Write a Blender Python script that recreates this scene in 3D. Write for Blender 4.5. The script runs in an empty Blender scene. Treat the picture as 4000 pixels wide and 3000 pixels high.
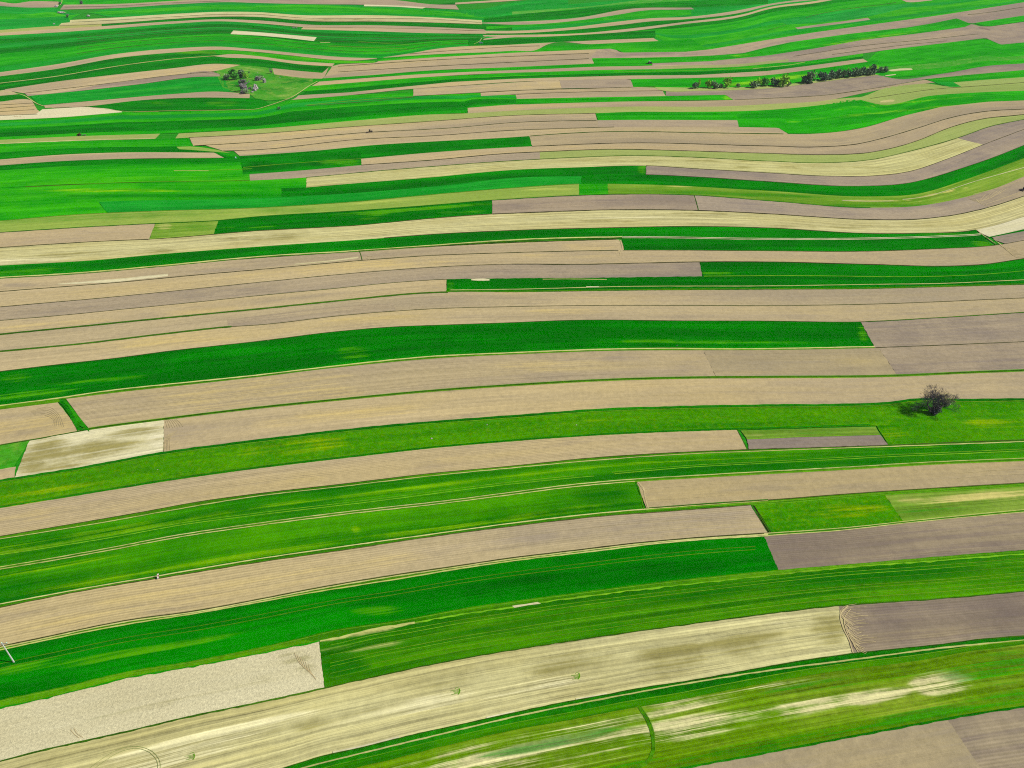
import bpy, bmesh, math, random
import numpy as np
from mathutils import Vector, Matrix

# ------------------------------------------------------------------ camera and terrain
CAM_H = 160.0
PITCH = math.radians(34.0)
FPX = 2778.0
cp, sp = math.cos(PITCH), math.sin(PITCH)

def sstep(a, b, v):
    t = np.clip((v - a) / (b - a), 0, 1)
    return t * t * (3 - 2 * t)

def height(x, y):
    """the rolling farmland: a gentle rise far off and long low waves"""
    x = np.asarray(x, float); y = np.asarray(y, float)
    rise = 46.0 * sstep(650, 1900, y) + 0.010 * np.clip(y - 1900, 0, None)
    amp = 0.8 + 2.8 * sstep(250, 800, y)
    w = np.sin(x / 118.0 + 0.6 + y / 420.0) * np.cos(y / 150.0 + 0.4 + x / 600.0)
    w2 = 0.55 * np.sin(x / 61.0 - y / 210.0 + 2.0)
    return rise + amp * (w + w2 * 0.6)

H0 = float(height(0, 0))

def ground(px, py):
    """where the line of sight through a point of the photograph meets the land"""
    px = np.asarray(px, float).ravel(); py = np.asarray(py, float).ravel()
    a = (px - 2000) / FPX; b = -(py - 1500) / FPX
    dx = a; dy = cp + b * sp; dz = -sp + b * cp
    n = len(px)
    lo = np.full(n, 20.0); hi = np.full(n, np.nan)
    t = np.full(n, 20.0); done = np.zeros(n, bool)
    k = 1.03
    while True:
        tn = t * k
        z = CAM_H + tn * dz - height(tn * dx, tn * dy)
        hit = (z < 0) & ~done
        lo[hit] = t[hit]; hi[hit] = tn[hit]; done |= hit
        t = tn
        if done.all() or t[0] > 9000: break
    hi = np.where(done, hi, 9000.0); lo = np.where(done, lo, 8990.0)
    for _ in range(30):
        m = (lo + hi) / 2
        z = CAM_H + m * dz - height(m * dx, m * dy)
        below = z < 0
        hi = np.where(below, m, hi); lo = np.where(below, lo, m)
    m = (lo + hi) / 2
    X, Y = m * dx, m * dy
    return X, Y, height(X, Y)

def gp(px, py, up=0.0):
    X, Y, Z = ground([px], [py])
    return Vector((float(X[0]), float(Y[0]), float(Z[0]) + up))

def m_per_px(px, py):
    p = gp(px, py); return (p - Vector((0, 0, CAM_H))).length / math.sqrt(FPX**2 + (px-2000)**2 + (py-1500)**2)

sc = bpy.context.scene
COL = sc.collection

# ------------------------------------------------------------------ colour
K = 1.62
EXPO = 0.7
HAZE = 0.000028
def lin(c):
    out = []
    for v in c:
        v = v / 255.0
        out.append((v / 12.92 if v <= 0.04045 else ((v + 0.055) / 1.055) ** 2.4) / K)
    return (*out, 1.0)

def newmat(name):
    m = bpy.data.materials.new(name); m.use_nodes = True
    nt = m.node_tree; nt.nodes.clear()
    return m, nt

class NB:
    def __init__(s, nt): s.nt = nt
    def n(s, t, **kw):
        nd = s.nt.nodes.new(t)
        for k, v in kw.items(): setattr(nd, k, v)
        return nd
    def l(s, a, b): s.nt.links.new(a, b)
    def math(s, op, a, b=None, c=None, clamp=False):
        nd = s.n('ShaderNodeMath', operation=op); nd.use_clamp = clamp
        for i, v in enumerate((a, b, c)):
            if v is None: continue
            if isinstance(v, (int, float)): nd.inputs[i].default_value = v
            else: s.l(v, nd.inputs[i])
        return nd.outputs[0]
    def noise(s, vec, scale, detail=3.0, rough=0.55):
        nd = s.n('ShaderNodeTexNoise'); nd.inputs['Scale'].default_value = scale
        nd.inputs['Detail'].default_value = detail; nd.inputs['Roughness'].default_value = rough
        s.l(vec, nd.inputs['Vector']); return nd.outputs['Fac']
    def scalev(s, vec, sc_):
        nd = s.n('ShaderNodeVectorMath', operation='MULTIPLY'); s.l(vec, nd.inputs[0]); nd.inputs[1].default_value = sc_
        return nd.outputs[0]
    def mix(s, f, a, b, mode='MIX'):
        nd = s.n('ShaderNodeMix', data_type='RGBA', blend_type=mode)
        for v, i in ((f, 0), (a, 6), (b, 7)):
            if isinstance(v, (int, float)): nd.inputs[i].default_value = v
            elif isinstance(v, tuple): nd.inputs[i].default_value = v
            else: s.l(v, nd.inputs[i])
        return nd.outputs[2]
    def ramp(s, v, lo, hi):
        nd = s.n('ShaderNodeMapRange', interpolation_type='SMOOTHSTEP')
        s.l(v, nd.inputs[0]); nd.inputs[1].default_value = lo; nd.inputs[2].default_value = hi
        return nd.outputs[0]

def field_mat(name, A, A2, B=None, C=None, streak=.25, fine=.2, clod=.2, row=None, mott=None, bump=0.4, a2=(.42, .62), soft=.9, cs=.42, soil=False, rg=4.0):
    """soil or crop: rows and streaks run along the strip (UV in metres), clods in the world"""
    m, nt = newmat(name); b = NB(nt)
    uv = b.n('ShaderNodeUVMap').outputs[0]
    geo = b.n('ShaderNodeNewGeometry').outputs['Position']
    n_big = b.noise(b.scalev(uv, (.009, .075, 1)), 1.0, 4)
    n_str = b.noise(b.scalev(uv, (.011, .42, 1)), 1.0, 4, .65)
    n_fin = b.noise(b.scalev(uv, (.010, .95, 1)), 1.0, 4, .82)
    n_clo = b.noise(b.scalev(geo, (1.0, 1.0, .0)), cs, 6, .88)
    n_patch = b.noise(b.scalev(geo, (1.0, 1.0, .0)), .055, 4, .6)
    n_vast = b.noise(b.scalev(uv, (.0035, .02, 1)), 1.0, 3, .6)
    f1 = b.math('ADD', b.math('MULTIPLY', n_big, .38), b.math('ADD', b.math('MULTIPLY', n_str, .18), b.math('ADD', b.math('MULTIPLY', n_patch, .2), b.math('MULTIPLY', n_vast, .24))))
    col = b.mix(b.ramp(f1, *a2), lin(A), lin(A2))
    at = b.n('ShaderNodeAttribute', attribute_name='patch')
    sep = b.n('ShaderNodeSeparateColor'); b.l(at.outputs['Color'], sep.inputs[0])
    rag = b.math('ADD', b.math('MULTIPLY', n_fin, .75), b.math('ADD', b.math('MULTIPLY', n_str, .75), b.math('MULTIPLY', n_patch, .45)))
    rag = b.math('MULTIPLY', b.math('SUBTRACT', rag, .975), rg)
    for ch, c in ((0, B), (1, C)):
        if c is None: continue
        mk = b.math('ADD', sep.outputs[ch], b.math('MULTIPLY', rag, b.ramp(sep.outputs[ch], 0.0, .35)))
        mk = b.math('MULTIPLY', b.ramp(mk, .05, 1.3), soft)
        col = b.mix(mk, col, lin(c))
    if soil:   # drier and damper stretches of the same soil
        col = b.mix(b.math('MULTIPLY', b.ramp(n_vast, .48, .66), .62), col, lin(C))
        col = b.mix(b.math('MULTIPLY', b.ramp(n_vast, .48, .33), .35), col, lin(B))
        hz_ = b.noise(b.scalev(uv, (.02, .16, 1)), 1.0, 4, .7)
        col = b.mix(b.math('MULTIPLY', b.ramp(hz_, .52, .70), .45), col, lin(C))
    if mott:
        nm = b.noise(b.scalev(geo, (1.0, 1.0, .0)), mott[1], 5, .7)
        col = b.mix(b.math('MULTIPLY', b.ramp(nm, .48, .70), mott[2]), col, lin(mott[0]))
    # brightness of the surface itself: streaks, rows, clods
    v = b.math('ADD', 1.0, b.math('MULTIPLY', b.math('SUBTRACT', n_str, .5), streak * 3.2))
    v = b.math('ADD', v, b.math('MULTIPLY', b.math('SUBTRACT', n_fin, .5), fine * 4.6))
    v = b.math('ADD', v, b.math('MULTIPLY', b.math('SUBTRACT', n_clo, .5), clod * 6.5))
    v = b.math('ADD', v, b.math('MULTIPLY', b.math('SUBTRACT', n_big, .5), streak * 1.6))
    if row:
        sx = b.n('ShaderNodeSeparateXYZ'); b.l(uv, sx.inputs[0])
        ph = b.math('ADD', b.math('MULTIPLY', sx.outputs[1], 6.28318 / row[0]), b.math('MULTIPLY', n_str, 1.2))
        s_ = b.math('SINE', ph)
        s_ = b.math('MULTIPLY', s_, b.ramp(n_big, .30, .62))
        v = b.math('ADD', v, b.math('MULTIPLY', s_, row[1]))
    v = b.math('MAXIMUM', v, .25)
    oi = b.n('ShaderNodeObjectInfo')
    col = b.mix(1.0, col, oi.outputs['Color'], 'MULTIPLY')
    cmb = b.n('ShaderNodeCombineColor')
    for i in range(3): b.l(v, cmb.inputs[i])
    col = b.mix(1.0, col, cmb.outputs[0], 'MULTIPLY')
    bs = b.n('ShaderNodeBsdfPrincipled'); bs.inputs['Roughness'].default_value = 1.0
    bs.inputs['Specular IOR Level'].default_value = .0
    b.l(col, bs.inputs['Base Color'])
    if bump:
        bp = b.n('ShaderNodeBump'); bp.inputs['Strength'].default_value = bump; bp.inputs['Distance'].default_value = .25
        b.l(b.math('ADD', n_clo, b.math('MULTIPLY', n_fin, .5)), bp.inputs['Height']); b.l(bp.outputs[0], bs.inputs['Normal'])
    out = b.n('ShaderNodeOutputMaterial'); b.l(bs.outputs[0], out.inputs[0])
    return m

def plain_mat(name, c, rough=.7, var=.15, scale=3.0, metal=0.0, c2=None, spec=.3):
    m, nt = newmat(name); b = NB(nt)
    tc = b.n('ShaderNodeTexCoord').outputs['Object']
    nz = b.noise(tc, scale, 4, .65)
    col = b.mix(b.ramp(nz, .35, .65), lin(c), lin(c2 if c2 else tuple(v * (1 - var) for v in c)))
    bs = b.n('ShaderNodeBsdfPrincipled'); bs.inputs['Roughness'].default_value = rough; bs.inputs['Metallic'].default_value = metal
    bs.inputs['Specular IOR Level'].default_value = spec
    b.l(col, bs.inputs['Base Color'])
    out = b.n('ShaderNodeOutputMaterial'); b.l(bs.outputs[0], out.inputs[0])
    return m

M = {
 'gd': field_mat('winter_wheat', (0,106,0), (8,138,0), B=(80,160,6), C=(0,84,0), streak=.17, fine=.22, clod=.13),
 'gr': field_mat('fresh_green_crop', (14,142,2), (42,176,6), B=(126,200,24), C=(2,118,8), streak=.2, fine=.22, clod=.14),
 'gx': field_mat('mixed_green_crop', (8,112,0), (66,154,0), B=(100,168,4), C=(2,92,2), streak=.22, fine=.3, clod=.17, a2=(.38,.66)),
 'gb': field_mat('bright_young_crop', (16,152,2), (58,180,6), B=(140,196,10), C=(4,118,8), streak=.17, fine=.18, clod=.13),
 'gt': field_mat('blue_green_crop', (12,142,40), (34,168,52), B=(70,165,50), C=(0,105,35), streak=.17, fine=.2, clod=.13),
 'gm': field_mat('striped_crop', (32,116,0), (80,146,2), B=(205,200,120), C=(6,98,2), streak=.24, fine=.42, clod=.18),
 'me': field_mat('meadow_grass', (40,126,0), (86,156,0), B=(146,172,0), C=(8,98,4), streak=.10, fine=.12, clod=.30, mott=((112,156,0), .5, .5), a2=(.36,.66), soft=.7),
 'ho': field_mat('hill_pasture', (94,168,46), (56,154,26), B=(150,180,80), C=(15,125,20), streak=.16, fine=.12, clod=.30, mott=((150,172,76), .10, .6), a2=(.40,.60)),
 'tan': field_mat('tilled_loam', (190,172,131), (197,178,134), B=(208,185,119), C=(160,146,121), streak=.10, fine=.17, clod=.15, soft=.75, soil=True),
 'row': field_mat('potato_rows', (190,172,129), (182,165,127), B=(206,184,119), C=(157,143,121), streak=.10, fine=.2, clod=.15, row=(.85, .12), soft=.75, soil=True),
 'br': field_mat('damp_plough_soil', (172,156,128), (161,147,123), B=(188,170,130), C=(132,120,110), streak=.12, fine=.2, clod=.16, soft=.75, soil=True),
 'brow': field_mat('furrowed_soil', (172,156,125), (158,144,118), B=(188,171,120), C=(120,107,98), streak=.12, fine=.24, clod=.12, row=(.8, .11), soft=.8, soil=True),
 'st': field_mat('pale_stubble', (204,197,140), (184,175,114), B=(218,211,162), C=(138,131,72), streak=.17, fine=.62, clod=.14, row=(1.7, .08), soft=.85, rg=6),
 'pale': field_mat('dry_clods', (224,215,172), (210,200,156), B=(232,224,184), C=(140,136,78), streak=.08, fine=.05, clod=.30, bump=.9, soft=.7, cs=1.5),
 'ol': field_mat('thin_green_stubble', (166,178,100), (150,166,90), B=(200,196,120), C=(110,152,60), streak=.13, fine=.24, clod=.15),
 'olg': field_mat('sparse_sprouts', (100,152,34), (136,166,64), B=(194,190,112), C=(45,132,8), streak=.22, fine=.38, clod=.18),
 'pt': field_mat('patchy_sown_field', (98,142,4), (148,164,52), B=(220,210,156), C=(28,130,0), streak=.22, fine=.62, clod=.26, row=(1.5, .06), soft=.82, rg=7.5),
 'mg': field_mat('verge_grass', (48,120,2), (84,142,10), B=(150,170,50), C=(14,92,0), streak=.24, fine=.26, clod=.30),
 'rg': field_mat('rough_grass', (10,104,0), (36,132,4), B=(110,160,30), C=(4,74,6), streak=.16, fine=.18, clod=.42, bump=.8),
 'pl': field_mat('worn_track', (210,206,132), (176,184,92), streak=.2, fine=.2, clod=.25, bump=.2),
 'gl': field_mat('faint_track', (112,160,30), (70,140,14), streak=.3, fine=.25, clod=.3, bump=.2),
 'sl': field_mat('sandy_wheel_mark', (200,182,134), (190,172,124), streak=.12, fine=.12, clod=.2, bump=.2),
 'dk': field_mat('dark_furrow', (84,82,46), (66,80,26), streak=.35, fine=.3, clod=.4, bump=.3),  # dark olive colour of the furrow lines along field edges
 'dg': field_mat('grass_balk', (48,94,10), (68,112,18), streak=.3, fine=.2, clod=.42, bump=.5),
 'cr': field_mat('cream_soil', (226,218,176), (208,200,150), B=(234,226,190), C=(150,140,78), streak=.14, fine=.26, clod=.16),
}

# ------------------------------------------------------------------ traced field edges
class Curve:
    def __init__(s, txt, off=0.0, linear=False):
        pts = txt if isinstance(txt, list) else [tuple(float(v) for v in p.split(',')) for p in txt.split()]
        pts = sorted(pts); s.x = np.array([p[0] for p in pts]); s.y = np.array([p[1] for p in pts]) + off
        s.lin = linear or len(pts) < 3
        if not s.lin:
            d = np.diff(s.y) / np.diff(s.x); h = np.diff(s.x)
            m = np.empty(len(s.x)); m[0] = d[0]; m[-1] = d[-1]
            m[1:-1] = (d[:-1] * h[1:] + d[1:] * h[:-1]) / (h[:-1] + h[1:])
            s.m = m
    def __call__(s, x):
        x = np.asarray(x, float); X, Y = s.x, s.y
        sl = (Y[1] - Y[0]) / (X[1] - X[0]); sr = (Y[-1] - Y[-2]) / (X[-1] - X[-2])
        i = np.clip(np.searchsorted(X, x) - 1, 0, len(X) - 2)
        h = X[i+1] - X[i]; t = (x - X[i]) / h
        if s.lin: y = Y[i] + (Y[i+1] - Y[i]) * t
        else:
            t2, t3 = t*t, t*t*t
            y = (2*t3-3*t2+1)*Y[i] + (t3-2*t2+t)*h*s.m[i] + (-2*t3+3*t2)*Y[i+1] + (t3-t2)*h*s.m[i+1]
        y = np.where(x < X[0], Y[0] + (x - X[0]) * sl, y)
        return np.where(x > X[-1], Y[-1] + (x - X[-1]) * sr, y)

def C(txt, **k): return Curve(txt, **k)
class Off:
    def __init__(s, c, d): s.c, s.d = c, d
    def __call__(s, x): return s.c(x) + s.d
class Lerp:
    def __init__(s, a, b, f): s.a, s.b, s.f = a, b, f
    def __call__(s, x): return s.a(x) * (1 - s.f) + s.b(x) * s.f

rng = random.Random(7)
NF = [0]
XMIN, XMAX = -380, 4380
NAMES = {'gr': 'fresh_green_field', 'gx': 'mixed_green_field', 'gd': 'green_wheat_field', 'gb': 'bright_green_field', 'gt': 'blue_green_field', 'gm': 'striped_green_field', 'me': 'meadow_land',
 'ho': 'pasture_hill', 'tan': 'tilled_field', 'row': 'ridged_field', 'br': 'ploughed_field', 'brow': 'furrowed_field', 'st': 'stubble_field',
 'pale': 'cloddy_field', 'ol': 'thin_stubble_field', 'olg': 'sprouting_field', 'pt': 'patchy_field', 'mg': 'grassy_field_strip',
 'rg': 'rough_grass_field_strip', 'pl': 'dirt_path', 'gl': 'faint_wheel_path', 'sl': 'sandy_wheel_path', 'dk': 'furrow_field_line', 'dg': 'grass_balk_field_line', 'cr': 'cream_soil_field'}

def F(kind, top, bot, L=None, R=None, z=1, t=1.0, p=None, jit=0.0, dx=26, name=None, nv=None):
    """one field: the land between two traced edges, from end L=(x at top, x at bottom) to end R"""
    L = L or (XMIN, XMIN); R = R or (XMAX, XMAX)
    if kind in ('tan', 'row', 'br', 'brow') and R[0] - L[0] > 500:     # the soil turns greyer towards the east, with ochre stretches in the west
        p = list(p or []); q = lambda x: float((top(np.array([x])) + bot(np.array([x])))[0] / 2)
        if R[0] > 2600: p.append((1, 3900, q(3900), 1500, 400, 0, .55))
        for _ in range(2):
            x = rng.uniform(max(L[0], 0), min(R[0], 2600)) if min(R[0], 2600) > max(L[0], 0) else R[0]
            sl = (q(x + 100) - q(x - 100)) / 200; hh = abs(float((bot(np.array([x])) - top(np.array([x])))[0]))
            p.append((0 if rng.random() < .6 else 1, x, q(x) + rng.uniform(-.25, .25) * hh, rng.uniform(120, 420), hh * rng.uniform(.15, .4) + 1, sl, rng.uniform(.35, .7)))
    if p: dx = min(dx, 12)
    span = max(R[0] - L[0], R[1] - L[1])
    nu = max(2, int(math.ceil(span / dx)) + 1)
    u = np.linspace(0, 1, nu)
    xm = np.linspace((L[0]+L[1])/2, (R[0]+R[1])/2, nu)
    hgt = float(np.max(np.abs(bot(xm) - top(xm))))
    if nv is None:
        nv = 2 if hgt < 14 else (4 if hgt < 50 else 7)
        if p: nv = max(nv, int(hgt / 8) + 2)
        xq = np.array([(L[0]+R[0])/2]); xq = np.clip(xq, 0, 4000)
        g0 = ground(xq, np.maximum(top(xq), -40)); g1 = ground(xq, np.maximum(bot(xq), -38))
        nv = max(nv, min(14, int(math.hypot(float(g1[0]-g0[0]), float(g1[1]-g0[1])) / 11) + 2))
    v = np.linspace(0, 1, nv)
    U, V = np.meshgrid(u, v)
    xl = L[0] + (L[1] - L[0]) * V; xr = R[0] + (R[1] - R[0]) * V
    PX = xl + (xr - xl) * U
    if nv > 3:     # ragged field ends
        rs_ = np.random.RandomState(NF[0] + 900); wob = rs_.uniform(-1.6, 1.6, (2, nv)) * (1 if hgt > 40 else .5)
        PX = PX + wob[0][:, None] * (1 - U) * (L[0] > XMIN) + wob[1][:, None] * U * (R[0] < XMAX)
    T, Bm = top(PX), bot(PX)
    if not jit and float(np.mean(T)) > 900 and hgt > 12: jit = .9
    Bm = np.maximum(Bm, T + 0.3)
    if jit:
        rs = np.random.RandomState(NF[0] + 5)
        j1 = np.interp(np.arange(nu), np.arange(0, nu + 1, 1)[:nu], rs.uniform(-1, 1, nu)) * jit
        T = T + j1[None, :] * .5; Bm = Bm + rs.uniform(-1, 1, nu)[None, :] * jit
    PY = np.maximum(T + (Bm - T) * V, -45 + 8 * V)
    X, Y, Z = ground(PX, PY)
    NF[0] += 1
    Z = Z + 0.04 * z + 0.0004 * NF[0]
    me = bpy.data.meshes.new(kind)
    co = np.stack([X, Y, Z], 1)
    idx = np.arange(nu * nv).reshape(nv, nu)
    faces = np.stack([idx[:-1, :-1], idx[1:, :-1], idx[1:, 1:], idx[:-1, 1:]], -1).reshape(-1, 4)
    me.from_pydata(co.tolist(), [], faces.tolist())
    mid = co.reshape(nv, nu, 3)[nv // 2]
    cum = np.concatenate([[0], np.cumsum(np.linalg.norm(np.diff(mid, axis=0), axis=1))])
    wid = np.linalg.norm(co.reshape(nv, nu, 3)[-1] - co.reshape(nv, nu, 3)[0], axis=1)
    # true width across the strip
    tang = np.gradient(mid, axis=0); tang /= np.linalg.norm(tang, axis=1)[:, None] + 1e-9
    acr = co.reshape(nv, nu, 3)[-1] - co.reshape(nv, nu, 3)[0]
    w = np.sqrt(np.maximum(wid**2 - np.sum(acr * tang, 1)**2, .01)); w = float(np.median(w))
    ou, ov = rng.uniform(0, 3000), rng.uniform(0, 300)
    uvs = np.stack([np.broadcast_to(cum + ou, (nv, nu)), np.broadcast_to((v * w + ov)[:, None], (nv, nu))], -1).reshape(-1, 2)
    uvl = me.uv_layers.new(name='UVMap')
    li = np.empty(len(me.loops), dtype=np.int32); me.loops.foreach_get('vertex_index', li)
    uvl.data.foreach_set('uv', uvs[li].astype(np.float32).ravel())
    if p:
        ca = me.color_attributes.new('patch', 'FLOAT_COLOR', 'POINT')
        arr = np.zeros((nu * nv, 4), np.float32); arr[:, 3] = 1
        fx, fy = PX.ravel(), PY.ravel()
        for (ch, cx, cy, rx, ry, slope, s) in p:
            d2 = ((fx - cx) / rx) ** 2 + ((fy - cy - slope * (fx - cx)) / ry) ** 2
            arr[:, ch] = np.maximum(arr[:, ch], s * np.exp(-d2 * d2 * .8))
        ca.data.foreach_set('color', arr.ravel())
    me.materials.append(M[kind])
    me.polygons.foreach_set('use_smooth', [True] * len(me.polygons))
    me.update()
    o = bpy.data.objects.new(name or NAMES[kind], me); COL.objects.link(o)
    if isinstance(t, (int, float)): t = (t, t, t)
    o.color = (*t, 1); o['kind'] = 'structure'
    return o

def LN(c, w, kind='dk', L=None, R=None, z=2, t=1.0, off=0.0, jit=0.0):
    """a narrow balk, track or furrow that follows a field edge"""
    a = L if L is not None else XMIN; b = R if R is not None else XMAX
    return F(kind, Off(c, off - w / 2), Off(c, off + w / 2), (a, a), (b, b), z=z, t=t, jit=jit or .2 * w, dx=26)

def bands(top, bot, spec, L=None, R=None, z=0):
    """a wide green stretch worked as several narrow strips side by side"""
    f0 = 0.0
    for f1, kind, t in spec:
        F(kind, Lerp(top, bot, f0), Lerp(top, bot, f1), L, R, z=z, t=t); f0 = f1

def PATH(txt, w, kind='pl', z=3, t=1.0, closed=False, name=None):
    """a track that bends freely: points of its middle line, width in pixels"""
    pts = [tuple(float(q) for q in s.split(',')) for s in txt.split()]
    P = np.array(pts); n = len(P)
    d = np.concatenate([[0], np.cumsum(np.linalg.norm(np.diff(P, axis=0), axis=1))])
    m = max(4, int(d[-1] / 8)); s = np.linspace(0, d[-1], m)
    cx = Curve(list(zip(d, P[:, 0])))(s); cy = Curve(list(zip(d, P[:, 1])))(s)
    X, Y, Z = ground(cx, cy)
    mid = np.stack([X, Y], 1); tg = np.gradient(mid, axis=0); tg /= np.linalg.norm(tg, axis=1)[:, None] + 1e-9
    nr = np.stack([-tg[:, 1], tg[:, 0]], 1)
    wm = w * m_per_px(float(cx[m//2]), float(cy[m//2])) / 2
    NF[0] += 1
    rs = np.random.RandomState(NF[0])
    A = mid + nr * wm * rs.uniform(.8, 1.2, (m, 1)); Bq = mid - nr * wm * rs.uniform(.8, 1.2, (m, 1))
    zz = .04 * z + .0004 * NF[0]
    vs = [(a[0], a[1], float(height(a[0], a[1])) + zz) for a in A] + [(a[0], a[1], float(height(a[0], a[1])) + zz) for a in Bq]
    fs = [(i, i + 1, m + i + 1, m + i) for i in range(m - 1)]
    return vs, fs, kind, name, t

def path(*a, **k): paths([(a, k)])
def paths(lst, kind=None, name=None):
    V_, F_ = [], []
    for a, k in lst:
        vs, fs, kd, nm, t = PATH(*a, **k); o0 = len(V_)
        V_ += vs; F_ += [tuple(i + o0 for i in f) for f in fs]
    kind = kind or kd
    me = bpy.data.meshes.new('path'); me.from_pydata(V_, [], F_)
    uvl = me.uv_layers.new(name='UVMap')
    for lp in me.loops:
        c = me.vertices[lp.vertex_index].co; uvl.data[lp.index].uv = (c.x, c.y)
    me.materials.append(M[kind]); me.update()
    bm = bmesh.new(); bm.from_mesh(me); bmesh.ops.recalc_face_normals(bm, faces=bm.faces)
    for f in bm.faces:
        if f.normal.z < 0: f.normal_flip()
    bm.to_mesh(me); bm.free()
    o = bpy.data.objects.new(name or nm or NAMES[kind], me); COL.objects.link(o)
    o.color = (t, t, t, 1); o['kind'] = 'structure'
    return o
# ------------------------------------------------------------------ camera, light, air
cam = bpy.data.cameras.new('camera'); co_ = bpy.data.objects.new('camera', cam); COL.objects.link(co_)
cam.sensor_width = 36; cam.lens = 36 * FPX / 4000; cam.clip_start = 1; cam.clip_end = 30000
co_.location = (0, 0, CAM_H); co_.rotation_euler = (math.radians(90) - PITCH, 0, 0)
sc.camera = co_
SUN_EL, SUN_AZ = math.radians(42), math.radians(97)      # azimuth clockwise from north (+Y)
w = bpy.data.worlds.new('World'); sc.world = w; w.use_nodes = True
nt = w.node_tree; bg = nt.nodes['Background']; sky = nt.nodes.new('ShaderNodeTexSky'); sky.sky_type = 'NISHITA'
sky.sun_disc = False; sky.sun_elevation = SUN_EL; sky.sun_rotation = SUN_AZ; sky.air_density = 1.0; sky.dust_density = 1.5
nt.links.new(sky.outputs[0], bg.inputs[0]); bg.inputs[1].default_value = .06
sun = bpy.data.lights.new('sun', 'SUN'); sun.energy = 4.2; sun.angle = math.radians(.53); sun.color = (1, .965, .90)
so = bpy.data.objects.new('sun', sun); COL.objects.link(so)
sd = Vector((math.sin(SUN_AZ) * math.cos(SUN_EL), math.cos(SUN_AZ) * math.cos(SUN_EL), math.sin(SUN_EL)))
so.rotation_euler = sd.to_track_quat('Z', 'Y').to_euler()
vs_ = sc.view_settings; vs_.view_transform = 'Standard'; vs_.look = 'None'; vs_.gamma = 1; vs_.exposure = EXPO
sc.cycles.max_bounces = 4; sc.cycles.diffuse_bounces = 2

# ------------------------------------------------------------------ the ground under everything
def base_ground():
    xs = np.unique(np.concatenate([np.arange(-1500, 1501, 15), np.linspace(-7000, -1500, 45), np.linspace(1500, 7000, 45)]))
    ys = np.unique(np.concatenate([np.arange(-300, 2001, 14), np.linspace(2000, 9000, 60), np.linspace(-3000, -300, 20)]))
    X, Y = np.meshgrid(xs, ys); Z = height(X, Y) - .14
    n, m = X.shape; idx = np.arange(n * m).reshape(n, m)
    faces = np.stack([idx[:-1, :-1], idx[:-1, 1:], idx[1:, 1:], idx[1:, :-1]], -1).reshape(-1, 4)
    me = bpy.data.meshes.new('ground'); me.from_pydata(np.stack([X.ravel(), Y.ravel(), Z.ravel()], 1).tolist(), [], faces.tolist())
    uvl = me.uv_layers.new(name='UVMap'); li = np.empty(len(me.loops), dtype=np.int32); me.loops.foreach_get('vertex_index', li)
    uv = np.stack([X.ravel(), Y.ravel() + 18 * np.sin(X.ravel() / 170)], 1); uvl.data.foreach_set('uv', uv[li].astype(np.float32).ravel())
    mt, nt = newmat('strip_farmland'); b = NB(nt)
    u = b.n('ShaderNodeUVMap').outputs[0]; geo = b.n('ShaderNodeNewGeometry').outputs['Position']
    band = b.noise(b.scalev(u, (.0006, .03, 1)), 1.0, 2, .5)
    fin = b.noise(b.scalev(u, (.012, .6, 1)), 1.0, 4, .6)
    clo = b.noise(geo, 1.0, 4, .7)
    r = b.n('ShaderNodeValToRGB'); r.color_ramp.interpolation = 'CONSTANT'; b.l(band, r.inputs[0])
    e = r.color_ramp.elements; e[0].position = 0; e[0].color = lin((190, 168, 128)); e[1].position = .43; e[1].color = lin((20, 140, 8))
    for ps, c in ((.5, (52, 160, 14)), (.55, (14, 128, 20)), (.6, (172, 154, 128)), (.66, (196, 194, 128))):
        q = e.new(ps); q.color = lin(c)
    # strips of soil lie outside the traced land; inside it the ground between the fields is verge grass
    sp_ = b.n('ShaderNodeSeparateXYZ'); b.l(geo, sp_.inputs[0])
    out_ = b.math('SUBTRACT', b.math('ABSOLUTE', sp_.outputs[0]), b.math('ADD', b.math('MULTIPLY', sp_.outputs[1], .80), 60.0))
    msk = b.math('MAXIMUM', b.math('GREATER_THAN', out_, 0.0), b.math('MAXIMUM', b.math('GREATER_THAN', sp_.outputs[1], 1750.0), b.math('LESS_THAN', sp_.outputs[1], 60.0)))
    basec = b.mix(msk, b.mix(b.ramp(fin, .35, .65), lin((16, 134, 4)), lin((46, 150, 10))), r.outputs[0])
    v = b.math('ADD', .62, b.math('ADD', b.math('MULTIPLY', fin, .4), b.math('MULTIPLY', clo, .36)))
    cmb = b.n('ShaderNodeCombineColor')
    for i in range(3): b.l(v, cmb.inputs[i])
    col = b.mix(1.0, basec, cmb.outputs[0], 'MULTIPLY')
    bs = b.n('ShaderNodeBsdfPrincipled'); bs.inputs['Roughness'].default_value = 1; bs.inputs['Specular IOR Level'].default_value = .05
    b.l(col, bs.inputs['Base Color']); o = b.n('ShaderNodeOutputMaterial'); b.l(bs.outputs[0], o.inputs[0])
    me.materials.append(mt); me.update()
    ob = bpy.data.objects.new('ground', me); COL.objects.link(ob); ob['kind'] = 'structure'
base_ground()
sc.cycles.use_denoising = False
sc.cycles.filter_width = 1.1
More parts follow.
